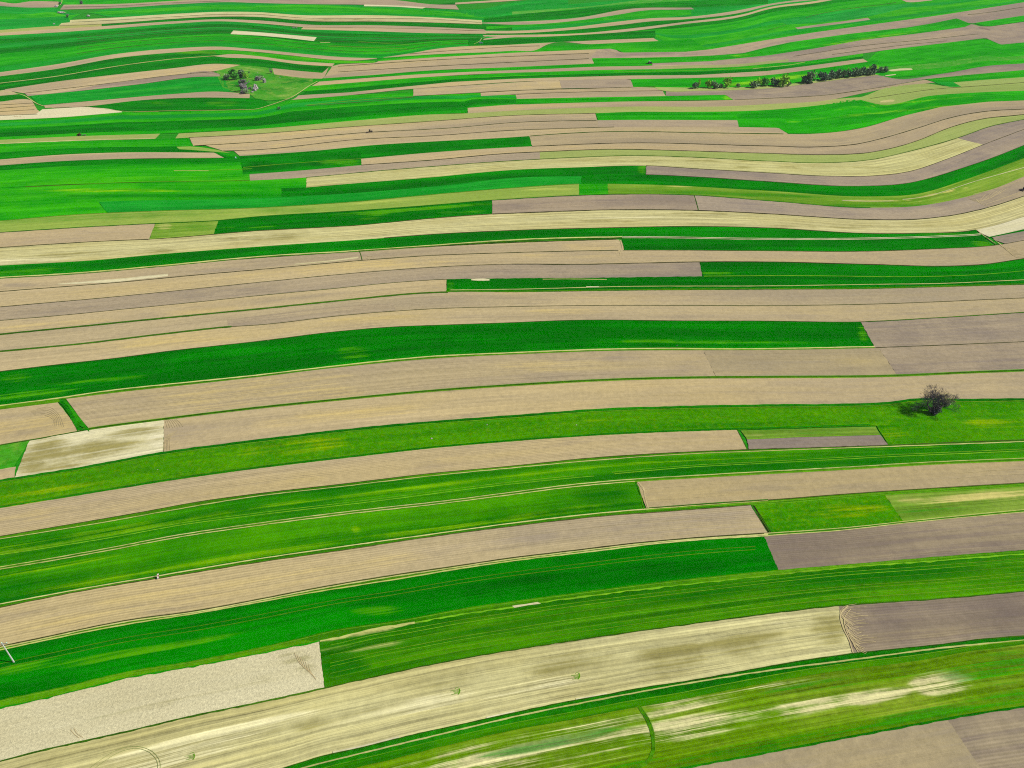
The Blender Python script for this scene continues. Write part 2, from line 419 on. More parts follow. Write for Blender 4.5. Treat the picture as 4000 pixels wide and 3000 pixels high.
# ================================================================== the fields, near to far
# --- traced edges
A_ = C('0,2767 212,2721 497,2649 746,2606 1000,2557 1249,2505')
L1 = C('0,2735 250,2683 497,2624 746,2583 1000,2533 1154,2497 1316,2459 1542,2425 1814,2376 2000,2349 2226,2319 2452,2289 2723,2258 3000,2231 3407,2197 3678,2174 4000,2149')
L2 = C('1000,2556 1249,2507 1316,2494 1452,2461 1588,2439 1768,2407 2000,2373 2113,2355 2407,2316 2678,2285 3000,2249 3271,2221 3633,2194 4000,2165')
L3 = C('0,2975 158,2934 384,2884 542,2848 769,2794 1000,2748 1181,2708 1384,2663 1565,2622 1836,2568 2000,2541 2203,2509 2497,2466 2769,2429 3000,2398 3339,2362 3588,2346 3814,2328 4000,2310')
L4 = C('0,3330 800,3090 1113,3000 1271,2952 1407,2923 1542,2889 1678,2857 1814,2828 2000,2787 2181,2749 2384,2712 2497,2690 2678,2663 2859,2631 3000,2605 3316,2556 3452,2541 3678,2518 3841,2497 4000,2485')
L5 = C('0,3380 1000,3110 1371,3000 1542,2960 1678,2925 2000,2850 2271,2801 2470,2762 2588,2744 2814,2699 3000,2663 3271,2618 3588,2577 3791,2540 4000,2514')
TR1 = C('0,3350 1249,2984 1678,2880 2000,2803 2384,2726 2678,2672 3000,2621 3407,2568 3678,2532 4000,2502')
L6 = C('1500,3250 2300,3075 2678,3000 3000,2940 3271,2889 3633,2821 3814,2789 4000,2762')
L7 = C('0,2527 136,2499 497,2425 769,2387 1000,2345 1226,2301 1542,2248 1768,2215 2000,2181 2226,2154 2497,2122 2723,2102 3000,2084')
L8 = C('0,2543 194,2501 497,2442 769,2399 1000,2358 1226,2317 1542,2267 1768,2229 2000,2195 2316,2157 2542,2130 2769,2109 2967,2098 3100,2091')
VTOP = C('2900,2102 3000,2094 3271,2075 3497,2050 3723,2027 4000,2002')
VMAR = C('2900,2091 3000,2084 3316,2061 3588,2032 3859,2005 4000,1992')
L9 = C('0,2374 271,2319 452,2287 678,2251 1000,2199 1362,2147 1678,2099 2000,2057 2316,2021 2633,1997 2931,1974')
L10 = C('0,2362 271,2311 610,2253 1000,2187 1362,2134 1678,2090 2000,2046 2316,2009 2678,1979 3000,1957')
L11 = C('0,2226 226,2188 452,2147 678,2104 1000,2056 1226,2026 1452,1999 1700,1972 2000,1934 2226,1905 2488,1882 2700,1869 3000,1852 3316,1835 3633,1816 4000,1801')
L12 = C('2400,1998 2524,1987 2769,1970 3000,1954 3316,1930 3633,1909 4000,1887')
M1T = C('2800,1983 3000,1970 3226,1952 3457,1934 3633,1923 4000,1900')
L13 = C('0,2096 271,2050 556,2001 782,1960 1000,1930 1316,1894 1678,1851 2000,1821 2316,1789 2633,1769 2918,1757 3200,1749 3470,1740 3678,1731 4000,1719')
L14 = C('0,2108 362,2050 633,2002 1000,1941 1316,1905 1678,1862 2000,1830 2316,1801 2678,1776 3000,1763 3452,1747 4000,1727')
TK = C('0,2165 226,2131 430,2098 723,2046 1000,2010 1452,1957 2000,1888 2316,1857 2678,1824 3000,1807 3452,1783 4000,1759')
L16 = C('0,1986 407,1920 610,1887 1000,1832 1362,1789 1678,1753 2000,1725 2316,1703 2600,1689 2879,1680 3100,1674 3420,1664')
XB = C('2918,1717 3000,1713 3438,1699')
L17 = C('0,1875 316,1825 633,1767 1000,1719 1316,1681 1678,1647 2000,1623 2362,1597 2678,1587 3000,1581 3316,1578 3475,1571 3575,1558 3746,1559 4000,1557')
L18 = C('0,1740 136,1717 316,1685 642,1641 1000,1598 1316,1566 1678,1532 2000,1509 2407,1487 2723,1479 3000,1477 3497,1472 3769,1460 4000,1451')
L20 = C('0,1590 258,1558 452,1534 746,1502 1000,1474 1316,1436 1769,1396 2000,1385 2407,1370 2723,1368 3000,1367 3416,1359 3633,1351 4000,1336')
L21 = C('0,1586 200,1560 452,1524 678,1500 1000,1467 1316,1430 1678,1394 2000,1379 2407,1364 3000,1363 3416,1355')
L22 = C('0,1452 226,1425 452,1400 656,1373 1000,1335 1316,1296 1500,1280 1769,1269 2000,1261 2226,1252 2678,1254 3000,1255 3362,1258 3633,1244 4000,1221')
L23 = C('0,1374 316,1344 678,1301 904,1277 1000,1271 1362,1231 1678,1208 2000,1199 2362,1194 2678,1194 3000,1195 3407,1189 4000,1165')
L24 = C('0,1307 316,1276 678,1240 1000,1209 1362,1172 1633,1147 1744,1142 2000,1142 2452,1136 3000,1132 3407,1129 3678,1122 4000,1113')
L25 = C('0,1253 271,1230 452,1212 769,1181 1000,1157 1316,1127 1452,1113 1741,1092 2000,1088 2362,1085 2744,1080 3000,1078 3904,1068 4000,1059')
L26 = C('0,1200 452,1160 678,1138 1000,1105 1362,1070 1723,1043 2000,1033 2226,1034 2497,1029 2732,1024 3000,1024 3407,1034 3723,1040 3850,1033 4000,1011')
L27 = C('0,1140 542,1097 769,1075 1000,1055 1416,1018 1633,1002 2000,988 2409,979 3000,981 3362,983 3678,972 3886,959 4000,940')
L28 = C('0,1090 452,1054 1000,1010 1405,984 1678,966 2000,950 2407,937')
L30 = C('0,1038 407,1014 565,999 1000,965 1452,934 1678,917 2000,901 2452,889 2678,885 3000,891 3407,913 3588,912 3814,898 3900,877 4000,846')
L31 = C('0,1085 316,1066 678,1034 1000,1004 1407,979 1678,960 2000,938 2429,926 3000,932 3362,931 3678,922 3818,915 3900,905')
L32 = C('0,968 280,950 452,941 579,936 1000,903 1407,880 1678,855 1922,837 2000,834 2452,820 2723,823 3000,836 3407,859 3588,857 3769,833 3900,800 4000,767')
L33 = C('0,909 316,889 606,874 854,862 1000,848 1362,826 1678,803 1922,783 2000,778 2316,762 2705,763 3000,785 3407,812 3588,805 3769,771 3890,735 4000,690')
L34 = C('0,864 271,841 588,826 1000,813 1407,787 1678,762 2000,735 2271,719 2497,721 3000,746 3407,768 3588,757 3769,703 3890,660 4000,618')
L35 = C('0,812 384,789 1000,775 1407,753 1723,726 2000,696 2271,688 2520,683 2723,692 3000,710 3362,728 3542,717 3769,654 3890,612 4000,568')
L36 = C('1197,733 1362,719 1678,694 2000,665 2271,654 2520,648 2723,660 3000,676 3250,689 3420,687 3542,673 3700,622 3841,566 4000,506')
L37 = C('0,735 452,716 976,706 1197,694 1497,667 2000,629 2226,617 2452,609 2678,614 3000,630 3200,637 3407,624 3588,583 3769,530 3850,500 4000,467')
L38 = C('0,700 975,681 1197,665 1411,646 1678,627 2000,599 2106,594 2407,584 2678,590 3000,600 3226,605 3407,595 3588,549 3705,501 3814,470 4000,448')
L39 = C('1411,621 1678,597 2000,576 2181,568 2407,560 3000,571 3181,575 3362,561 3480,532 3588,500 3723,458 3859,435 4000,427')
L40 = C('700,622 1000,606 1226,590 1452,568 1678,554 2000,537 2072,532 2226,521 2452,514 2678,518 3000,523 3181,523 3271,516 3375,499 3542,450 3678,418 3859,398 4000,393')
L41 = C('741,571 1000,556 1407,520 1769,500 2000,480 2316,471 2880,470')
LBB = C('800,592 1000,586 1407,545 1678,532 2000,510 2226,502 2400,497 2880,497 3060,500')
L42 = C('685,541 1000,524 1316,500 1678,475 2000,452 2325,443 2452,438 2678,438 3000,430 3181,414 3362,391')
L43 = C('685,523 1000,505 1407,470 1678,448 1827,443 2000,432 2452,417 2859,415 3000,407 3181,393 3362,380')
# --- bottom of the picture
BASE = Off(L6, 420)
F('tan', L6, BASE, R=(3705, 3960), z=1, t=(.86, .87, .87), p=[(0, 3450, 2990, 260, 60, -.1, .7), (2, 0, 0, 1, 1, 0, 0)])
F('brow', L6, BASE, L=(3700, 3955), z=1, t=(.95, .95, .98))
LN(L6, 9, 'rg', L=2300, z=3, jit=2)
F('pt', L5, L6, z=1, nv=26, p=[
   (0, 3390, 2725, 150, 22, -.16, 1.0), (0, 3680, 2668, 110, 42, -.05, .75), (0, 2650, 2850, 330, 40, -.18, .85), (0, 2250, 2960, 500, 30, -.2, .7),
   (0, 2500, 2800, 420, 14, -.2, .55), (0, 3050, 2780, 350, 26, -.18, .65), (0, 1900, 2960, 420, 60, -.22, .6), (0, 2900, 2700, 380, 12, -.16, .45),
   (1, 3850, 2600, 170, 60, -.1, .8), (1, 3600, 2810, 600, 32, -.18, .8), (1, 2900, 2935, 420, 26, -.2, .8), (1, 2150, 2900, 260, 22, -.2, .55), (1, 3950, 2720, 160, 50, -.1, .8),
   (1, 3300, 2660, 500, 20, -.15, .5), (1, 2420, 2998, 160, 14, -.2, .9)])
F('rg', L4, L5, z=2, jit=4, nv=8)
F('gm', Lerp(L4, L5, .66), Off(L5, 4), z=3, t=(1.3, 1.05, 1))
LN(TR1, 6, 'pl', z=4, t=.8)
LN(L4, 4, 'dg', z=4, t=.8, jit=1.5)
LN(Lerp(L4, L5, .64), 3, 'gl', z=4)
paths([(('2493,2757 2529,2816 2547,2871 2552,2929 2530,2975 2470,3005', 13), {})], kind='mg')
paths([(('2502,2757 2539,2816 2556,2871 2559,2929', 3), {'z': 4})], kind='gl')
F('cr', Off(L4, -9), Off(L4, -2), (1300, 1300), (1560, 1560), z=4); F('cr', Off(L4, -8), Off(L4, -2), (1900, 1900), (2010, 2010), z=4)
F('cr', Off(L4, -7), Off(L4, -2), (2250, 2250), (2370, 2370), z=4, t=.95)
# pale stubble with the dark furrowed headland to its right
F('st', L3, L4, R=(3300, 3335), z=1, nv=20, p=[
   (1, 2230, 2585, 190, 34, -.15, .75), (1, 2600, 2580, 150, 62, -.12, .9), (1, 2900, 2515, 160, 45, -.15, .85), (1, 1800, 2640, 150, 30, -.2, .6), (1, 3230, 2450, 60, 90, .2, .85),
   (0, 1600, 2760, 320, 22, -.2, .8), (0, 800, 2890, 400, 28, -.24, .75), (0, 2100, 2680, 250, 20, -.17, .6), (1, 1300, 2810, 300, 18, -.22, .55), (0, 600, 2990, 300, 20, -.25, .7), (0, 3080, 2440, 120, 20, -.1, .6)])
F('brow', L3, L4, L=(3275, 3330), z=1, t=(.98, .97, .97), p=[(0, 3560, 2480, 380, 22, -.1, .9), (0, 3700, 2420, 220, 12, -.1, .5), (1, 3360, 2430, 60, 34, .1, .8), (1, 3960, 2385, 110, 26, 0, .9)])
LN(L3, 7, 'dg', z=3, R=1290, jit=2); LN(L3, 4, 'dg', L=1260, z=3, jit=1.5, t=.8)
hl = []
for i in range(26):
    x0 = 3285 + i * 2.2; y0 = 2372 + i * 5.8; r = rng.uniform(20, min(60, (2545 - y0) / 1.6 + 8))
    hl.append(((f'{x0+rng.uniform(30,95):.0f},{y0-rng.uniform(4,14):.0f} {x0+12:.0f},{y0:.0f} {x0-4:.0f},{y0+r*.35:.0f} {x0+14:.0f},{y0+r:.0f} {x0+30+i*.6:.0f},{y0+r*1.6:.0f}', 1.5), {'z': 4, 't': rng.uniform(.85, 1.1)}))
paths(hl, kind='sl')
paths([(('3312,2368 3284,2400 3292,2450 3316,2500 3332,2552', 5), {'z': 4}), (('3322,2380 3298,2415 3306,2465 3330,2510 3352,2550', 3), {'z': 4})], kind='sl')
# tractor turning ring low left, green tufts in the stubble
paths([(('340,3010 400,2965 460,2930 540,2917 600,2940 625,2975 627,3010', 1.6), {'z': 3, 't': .8}), (('355,3015 412,2972 470,2938 540,2925 592,2946 615,2978 617,3012', 1.6), {'z': 3, 't': .8})], kind='ol')
for x0, y0, w in ((1760, 2700, 34), (2232, 2640, 30), (722, 2955, 36)):
    paths([((f'{x0+q*w*.25:.0f},{y0+d:.0f} {x0+w*.6:.0f},{y0+d-w*.08:.0f} {x0+w:.0f},{y0+d-w*.2:.0f}', 1.8), {'z': 3}) for q, d in ((0, 0), (1.6, 8), (2.1, -8), (.6, 14), (1.2, 4), (1.9, 11))] +
          [((f'{x0+w:.0f},{y0-10:.0f} {x0+w+3:.0f},{y0+2:.0f} {x0+w-4:.0f},{y0+14:.0f}', 4), {'z': 3})], kind='gl')
# dry clods and the green field beside it
F('pale', A_, L3, R=(1247, 1268), z=1, nv=16, p=[(1, 700, 2740, 420, 16, -.2, .45), (1, 900, 2660, 180, 22, -.1, .45), (1, 1160, 2580, 70, 40, .3, .55), (0, 300, 2800, 250, 40, -.2, .6)])
paths([((f'{1150+i*11},{2550+i*9} {1170+i*9},{2590+i*8} {1215+i*4},{2625+i*6}', 2), {'z': 3, 't': rng.uniform(.85, 1.05)}) for i in range(6)] +
      [(('275,2850 290,2868 310,2884', 2), {'z': 3}), (('290,2845 300,2865 325,2882', 2), {'z': 3})], kind='sl')
F('gm', L2, L3, L=(1247, 1268), z=1, nv=20, p=[(0, 1480, 2462, 190, 7, -.2, 1.0), (0, 1400, 2530, 170, 14, -.12, .5), (1, 1330, 2600, 110, 50, 0, .7), (1, 1900, 2470, 400, 22, -.17, .6),
   (1, 3500, 2250, 350, 30, -.06, .7), (1, 2600, 2350, 350, 18, -.14, .6)])
for f_, w_, t_ in ((.12, 2.2, 1), (.2, 2.5, 1.1), (.33, 1.8, .9), (.5, 2.2, 1), (.57, 2.2, 1.1), (.72, 1.8, 1.0), (.82, 2.4, 1.0)):
    LN(Lerp(L2, L3, f_), w_, 'gl', L=1290, z=3, t=t_)
# verge between the dark wheat and the striped crop
F('mg', L1, A_, z=2, R=(1250, 1250), t=(1.25, 1.2, .8), jit=3, nv=4)
F('mg', L1, L2, z=2, L=(1150, 1240), t=(1.12, 1.1, 1), jit=2, nv=4)
LN(L2, 9, 'pl', L=1250, z=3, R=1620, t=1.02, jit=4); LN(L2, 5, 'gl', L=1620, z=3, t=1.35, jit=3); F('cr', Off(L2, -4), Off(L2, 3), (2000, 2010), (2100, 2113), z=4, t=.9, jit=2)
LN(A_, 5, 'gb', R=1249, z=3, t=.8, jit=3); LN(Off(L1, 6), 2.5, 'gl', z=3, t=1.1)
# dark wheat with the power pole
F('gd', L8, L1, R=(2988, 3043), z=1, nv=20, t=(1, .97, 1), p=[(0, 560, 2545, 330, 12, -.19, .8), (0, 1480, 2385, 100, 18, 0, .6), (0, 60, 2610, 160, 18, -.2, .6), (1, 2250, 2260, 600, 50, -.12, .9), (1, 1600, 2330, 300, 30, -.1, .7), (0, 250, 2590, 300, 9, -.19, .5)])
for f_ in (.27, .36): LN(Lerp(L8, L1, f_), 2.0, 'gl', z=3, R=2950, t=.75)
F('mg', L7, L8, z=2, R=(3000, 3000), nv=4)
LN(L7, 4, 'dk', z=3, R=3000, t=.85, off=-1); LN(L7, 4.5, 'pl', z=4, R=3000, off=4.5, t=.97); LN(L8, 4.5, 'pl', z=4, R=3000, off=-2, t=.95)
# furrowed soil right
F('brow', VTOP, L1, L=(2985, 3040), z=1, t=(1.0, .99, .97), p=[(0, 3300, 2110, 260, 30, -.08, .5), (1, 3700, 2120, 240, 26, -.08, .5)])
F('mg', VMAR, VTOP, L=(2940, 2990), z=2); LN(VTOP, 3, 'pl', L=2985, z=3, off=-1); LN(VMAR, 3, 'pl', L=2985, z=3, t=.9)
# ridged soil
F('row', L9, L7, R=(2931, 3000), z=1, nv=9, p=[(1, 2050, 2100, 130, 40, -.1, .6), (1, 2700, 2050, 330, 50, -.1, .75), (0, 1350, 2210, 300, 30, -.12, .5), (0, 300, 2420, 250, 24, -.15, .6)])
for q in (0, 6, 12): paths([((f'{2936+q},1979 {2968+q},2030 {3000+q},2081', 2.2), {'z': 3, 't': .7})], kind='dk')
F('mg', L10, L9, z=2, R=(2945, 2945), t=(.95, 1, .9)); LN(L10, 4, 'pl', z=3, R=3000, off=-1); LN(L10, 3, 'rg', z=3, R=3000, off=-5); LN(L9, 2.5, 'dk', z=3, R=2930, t=1.1, jit=1)
F('gx', L11, L10, R=(2479, 2520), z=1, nv=12, t=(1.4, 1.05, 1), p=[(0, 900, 2185, 600, 12, -.16, .75), (0, 1900, 2040, 500, 12, -.14, .85), (0, 300, 2290, 300, 12, -.18, .7), (0, 1390, 2072, 16, 14, 0, .9), (1, 2350, 1930, 120, 40, 0, .8), (0, 200, 2215, 250, 8, -.17, .5)])
# W soil, meadow and sprouting field to the right
F('tan', L11, L12, L=(2488, 2524), z=1, t=(.87, .87, .88), p=[(1, 3250, 1925, 90, 14, 0, .9), (0, 2800, 1930, 250, 16, -.05, .5), (1, 3700, 1880, 300, 10, 0, .4)])
LN(L12, 3, 'dk', L=2524, z=3, t=.9); F('mg', L12, M1T, L=(2524, 2940), z=2); LN(Lerp(L12, M1T, .5), 2.5, 'gl', L=2524, z=3, t=1.2); LN(M1T, 3, 'gl', L=2935, z=3, t=1.2)
F('me', M1T, VMAR, L=(2945, 3005), R=(3457, 3529), z=1, t=(1.15, 1.05, 1), p=[(0, 3330, 1985, 130, 16, 0, .85), (0, 3230, 2010, 150, 12, 0, .6)])
F('olg', M1T, VMAR, L=(3457, 3529), z=1, t=(1.1, 1, 1.05), p=[(0, 3850, 1945, 240, 22, -.06, .75), (1, 3650, 1995, 160, 14, -.05, .8), (0, 3560, 1955, 60, 12, 0, .4)])
paths([(('2492,1884 2512,1905 2520,1945 2532,1985', 5), {'z': 3}), (('2500,1895 2518,1925 2522,1955', 3), {'z': 3}), (('2518,1912 2560,1908 2700,1898', 1.6), {'z': 3}), (('2530,1955 2600,1952 2720,1944 2850,1934', 1.6), {'z': 3})], kind='sl')
paths([(('3730,1850 3800,1845 3880,1838 4000,1833', 2), {'z': 3}), (('3740,1869 3850,1858 4000,1853', 2), {'z': 3})], kind='sl')
paths([(('2484,1884 2496,1912 2506,1950 2514,1990', 4), {'z': 3})], kind='mg')
# long double-track crop
F('gx', L14, L11, z=1, nv=12, t=(1.3, 1.0, 1.0), p=[(0, 1700, 1900, 900, 9, -.12, .62), (0, 2900, 1790, 700, 6, -.06, .6), (0, 500, 2065, 500, 14, -.16, .75), (1, 1600, 1985, 700, 12, -.13, .75), (1, 2500, 1850, 600, 10, -.09, .7), (0, 120, 2135, 200, 20, -.15, .6), (1, 3400, 1800, 500, 8, -.06, .5)])
LN(TK, 2, 'gl', z=3, off=-4, t=1.3, L=0, R=2240); LN(TK, 2.2, 'gl', z=3, off=4, t=1.5, L=-300, R=2320); LN(TK, 2, 'gl', z=3, off=-3.5, t=1.2, L=2390); LN(TK, 2.4, 'gl', z=3, off=3.5, t=1.5, L=2400)
F('mg', Off(L11, -10), Off(L11, 1), z=2); LN(L11, 3, 'pl', z=3, off=-10, t=.9, jit=.8); LN(L11, 3.2, 'pl', z=3, off=-1, R=2480, t=.98, jit=.8); LN(L11, 2, 'gl', z=3, off=0, L=2480, t=1.3)
F('mg', L13, L14, z=2, t=(.95, .95, .9)); LN(L14, 3, 'pl', z=3, off=-1, t=.9, jit=.8); LN(L13, 2.2, 'dk', z=3, t=.9)
F('row', L16, L13, R=(2879, 2918), z=1, nv=8, t=(.97, .96, .97), p=[(0, 1150, 1880, 130, 24, -.1, .6), (1, 1900, 1800, 350, 24, -.1, .4), (0, 150, 2010, 250, 24, -.12, .5), (1, 2800, 1720, 200, 20, 0, .35)])
F('olg', Off(L16, 3), XB, L=(2893, 2918), R=(3420, 3438), z=1, t=(.98, .9, 1.0), p=[(1, 3180, 1690, 90, 10, 0, .4), (0, 2950, 1698, 50, 8, 0, .5)])
F('br', XB, Off(L13, -2), L=(2918, 2925), R=(3438, 3468), z=1, t=(1.0, .99, 1.02))
LN(XB, 2.5, 'gl', L=2918, R=3438, z=3, t=1.2)
paths([(('2880,1681 2900,1718 2919,1757', 3), {'z': 3})], kind='dg')
MEB = C('0,1986 407,1920 610,1887 1000,1832 1362,1789 1678,1753 2000,1725 2316,1703 2600,1689 2879,1680 3400,1664')
F('me', L17, MEB, R=(3476, 3476), z=1, nv=14, p=[(0, 1150, 1745, 200, 28, -.1, .65), (0, 200, 1915, 200, 8, -.15, .9), (1, 60, 1950, 100, 10, 0, .3), (1, 640, 1835, 220, 26, 0, .55), (0, 90, 1965, 80, 9, -.1, .9), (1, 1060, 1745, 70, 24, 0, .6), (1, 330, 1880, 160, 20, 0, .4), (0, 2330, 1640, 60, 12, 0, .5)])
F('me', L17, L13, L=(3370, 3472), z=.6, nv=10, t=(1.0, 1.02, 1), p=[(0, 3890, 1660, 110, 22, .05, .8), (0, 3490, 1695, 60, 24, 0, .4), (1, 3700, 1700, 150, 20, 0, .3)])
LN(L17, 9, 'rg', z=3, off=4, jit=2); LN(L17, 2.4, 'gl', z=4, off=11, t=1.0); LN(MEB, 5, 'rg', z=3, R=3400, off=-4, t=1.1); LN(MEB, 2, 'gl', z=4, off=-9, R=1400)
# soils above the meadow
F('tan', L18, L17, L=(640, 640), z=1, t=(1.0, .99, .97), p=[(0, 1400, 1610, 280, 22, -.08, .9), (1, 2500, 1550, 500, 16, -.03, .3), (0, 3000, 1520, 300, 10, 0, .4), (1, 3700, 1530, 300, 20, 0, .3), (0, 820, 1650, 160, 20, 0, .3)])
F('cr', L18, L17, L=(115, 58), R=(640, 638), z=1, p=[(1, 380, 1745, 170, 26, -.1, 1.15), (1, 200, 1760, 110, 44, -.1, 1.1), (1, 530, 1690, 110, 20, -.14, 1.0), (1, 120, 1800, 70, 60, 0, 1.0), (1, 240, 1825, 100, 14, -.1, .9), (0, 610, 1720, 45, 34, 0, 1), (1, 430, 1760, 200, 16, -.2, .9)], t=(1.0, 1.0, .97))
F('ho', L18, Off(L18, 96), R=(118, 52), z=1, t=(.85, .95, .7)); F('tan', Off(L18, 94), L17, R=(62, 56), z=1, t=(1.02, 1, .95))
hs = [((f'{646+i*7},{1645-i} {650+i*9},{1658-i} {655+i*10},{1674-i}', 1.8), {'z': 3, 't': .8}) for i in range(7)] + [((f'{640+i*6},1760 {642+i*6},{1722-i*3} {660+i*8},{1695-i*3}', 1.8), {'z': 3, 't': .85}) for i in range(5)]
paths(hs, kind='sl')
F('dg', Off(L18, -7), Off(L18, 1), z=2, L=(320, 320), t=(1, 1.05, 1)); LN(L18, 4, 'dg', z=3, R=330); LN(L18, 2, 'gl', z=3, off=-7, L=320); LN(L18, 2, 'gl', z=3, off=0, L=350, t=1.1)
ABT = C('-400,1668 0,1600 100,1584 181,1575 215,1574 240,1588 256,1612 276,1640 310,1682', linear=True)
F('tan', Off(L20, 9), L18, R=(226, 312), z=1, nv=10, t=(.98, .97, .92), p=[(1, 60, 1620, 120, 10, -.12, .8), (1, 110, 1690, 70, 12, -.1, .9), (0, 130, 1650, 90, 16, 0, .6)])
paths([((f'{120+i*3},{1608+i*3} {200-i*4},{1594+i*6} {232-i*4},{1622+i*5} {250-i*9},{1668-i}', 1.6), {'z': 3, 't': .8}) for i in range(6)], kind='sl')
F('row', L20, Off(L18, -7), L=(258, 346), R=(2746, 2796), z=1, nv=8, t=(.95, .945, .95), p=[(0, 1250, 1540, 200, 30, 0, .7), (1, 530, 1570, 130, 20, 0, .5), (0, 2250, 1430, 350, 22, 0, .55), (1, 2450, 1400, 140, 12, 0, .5), (0, 850, 1590, 200, 16, -.1, .4)])
F('tan', L20, Off(L18, -7), L=(2746, 2796), R=(3432, 3503), z=1, t=(.88, .885, .85), p=[(0, 3340, 1410, 90, 14, 0, .8), (1, 2880, 1455, 60, 6, 0, .5)])
F('br', L20, Off(L18, -7), L=(3432, 3503), z=1, t=(1.0, .99, .98), p=[(1, 3700, 1415, 120, 10, 0, .5)])
F('rg', C('225,1557 258,1562 349,1680', linear=True), C('225,1558 290,1650 349,1687', linear=True), L=(232, 232), R=(350, 350), z=3, dx=6, t=(1.6, 1.3, 1))
paths([(('238,1570 262,1592 278,1625 296,1655 312,1682', 13), {'z': 4, 't': 1.25})], kind='rg')
paths([(('310,1675 325,1681 345,1679', 9), {'z': 4, 't': 1.25})], kind='rg')
# great green field with worn track
F('gd', L22, L21, R=(3362, 3415), z=1, nv=16, t=(.93, 1.0, 1.0), p=[(0, 2540, 1333, 100, 7, 0, 1.1), (0, 2800, 1337, 420, 4, 0, .8), (0, 1380, 1380, 60, 22, 0, .7), (0, 100, 1545, 180, 14, -.1, .8), (1, 1200, 1330, 300, 30, 0, .5), (1, 2350, 1300, 500, 24, 0, .5), (0, 60, 1475, 60, 16, -.1, .6), (0, 400, 1485, 250, 6, -.08, .5), (0, 3370, 1300, 18, 30, .4, .9), (0, 2800, 1294, 500, 2.5, 0, .45)])
F('mg', L21, Off(L20, 1), R=(3416, 3416), z=2); LN(L21, 4, 'pl', z=3, R=3416, t=1.0); LN(L20, 1.6, 'gl', z=3, R=3416, t=1.2, L=300)
F('mg', L20, Off(L20, 11), R=(240, 240), z=2)
LN(L20, 2.4, 'dk', z=3, L=3420, t=.8)
F('br', L22, L20, L=(3363, 3418), z=1, t=(1.03, 1.02, 1.0)); LN(L22, 3, 'dg', L=3380, z=3); LN(L22, 1.6, 'dk', R=3380, z=3)
F('tan', L23, L22, z=1, t=(.99, .985, .97), p=[(0, 1450, 1245, 180, 9, -.06, 1), (0, 2200, 1217, 160, 10, 0, .9), (0, 700, 1335, 330, 8, -.08, .9), (1, 2400, 1244, 500, 4, 0, .55), (1, 3150, 1230, 200, 8, 0, .35), (1, 3700, 1210, 300, 8, 0, .3)])
LN(L23, 6, 'dg', z=3, R=905, jit=.6, t=1.1); LN(L23, 2, 'dk', L=905, z=3, t=1.1)
F('tan', L24, L23, z=1, t=(.97, .97, .97), p=[(1, 3550, 1160, 250, 10, 0, .7), (0, 2400, 1160, 300, 10, 0, .4), (1, 3000, 1160, 400, 10, 0, .3)])
F('br', C('886,1251 1000,1236 1316,1200 1538,1186'), Off(L23, -1), L=(888, 892), R=(1538, 1545), z=2, t=(.98, .97, .93))
LN(L24, 6, 'dg', z=3, R=1750, jit=.6, t=1.05)
F('tan', L25, L24, R=(1744, 1744), z=1, t=(.98, .97, .95), p=[(1, 1000, 1180, 330, 12, -.1, .75), (1, 560, 1220, 140, 10, -.1, .5), (0, 250, 1265, 250, 8, -.08, .7), (1, 1700, 1125, 60, 10, 0, .5)])
F('gd', L25, L24, L=(1744, 1744), z=1, t=(.95, .95, 1), p=[(1, 2600, 1110, 800, 10, 0, .5), (0, 1760, 1120, 14, 20, 0, .6)])
F('cr', C('1841,1092 1875,1089 1912,1091'), C('1841,1096 1875,1098 1912,1097'), (1841, 1841), (1912, 1912), z=3, t=1.05)
LN(C('2130,1092 2200,1091 2370,1093'), 2, 'pl', L=2120, R=2370, z=3); LN(C('2180,1125 2300,1122 2340,1122'), 3.4, 'cr', L=2290, R=2340, z=4, t=1.05)
LN(C('1744,1134 2000,1131 2452,1120 3000,1118 3407,1112 3678,1108 4000,1094'), 2.4, 'pl', L=1760, z=3, t=.85)
LN(L24, 5, 'mg', L=1744, z=3, off=-3, t=(1)); LN(L25, 2, 'gl', L=2750, z=3, t=1.3)
F('br', L26, L25, R=(2732, 2743), z=1, t=(.99, .985, .97), p=[(1, 800, 1150, 200, 14, -.1, .5), (1, 250, 1210, 300, 12, -.08, .4), (1, 1000, 1130, 120, 14, 0, .5)])
LN(L25, 1.8, 'dk', z=3, R=1744, t=1.2); LN(L26, 2, 'dk', z=3, t=.9, R=2000); LN(L26, 3, 'dk', z=3, t=.75, L=2000, R=2740); LN(L26, 2.6, 'dk', z=3, t=.6, L=2740)
F('gd', L26, L25, L=(2733, 2745), z=1, t=(.93, .93, 1), p=[(0, 2800, 1068, 60, 6, 0, .5)])
F('tan', L27, L26, z=1, t=(.99, .98, .96), p=[(0, 1600, 1035, 200, 9, -.05, .8), (0, 300, 1140, 300, 12, -.08, .6), (1, 3500, 1000, 500, 10, 0, .6), (1, 2900, 1000, 300, 8, 0, .35), (0, 2200, 1000, 250, 8, 0, .4), (0, 3970, 985, 60, 30, 0, .7)])
F('tan', L28, L27, R=(2420, 2434), z=1, t=(.98, .97, .96), p=[(0, 520, 1087, 130, 5, -.09, 1.0), (1, 80, 1115, 60, 7, 0, 1.0), (1, 870, 1056, 130, 6, -.06, .9), (1, 1060, 1035, 90, 5, -.06, .8), (1, 1900, 970, 300, 6, 0, .3)])
F('cr', C('225,1110 452,1090 656,1071'), C('225,1113 452,1102 656,1080'), (225, 225), (656, 656), z=2, t=(.95, .93, .9)); F('cr', C('1150,1032 1300,1017 1400,1003'), C('1150,1035 1300,1022 1400,1010'), (1150, 1150), (1400, 1400), z=2, t=(.92, .9, .86))
LN(L27, 2.4, 'dk', z=3, t=.8, R=2415); LN(L27, 1.6, 'dk', z=3, L=2434, t=.9)
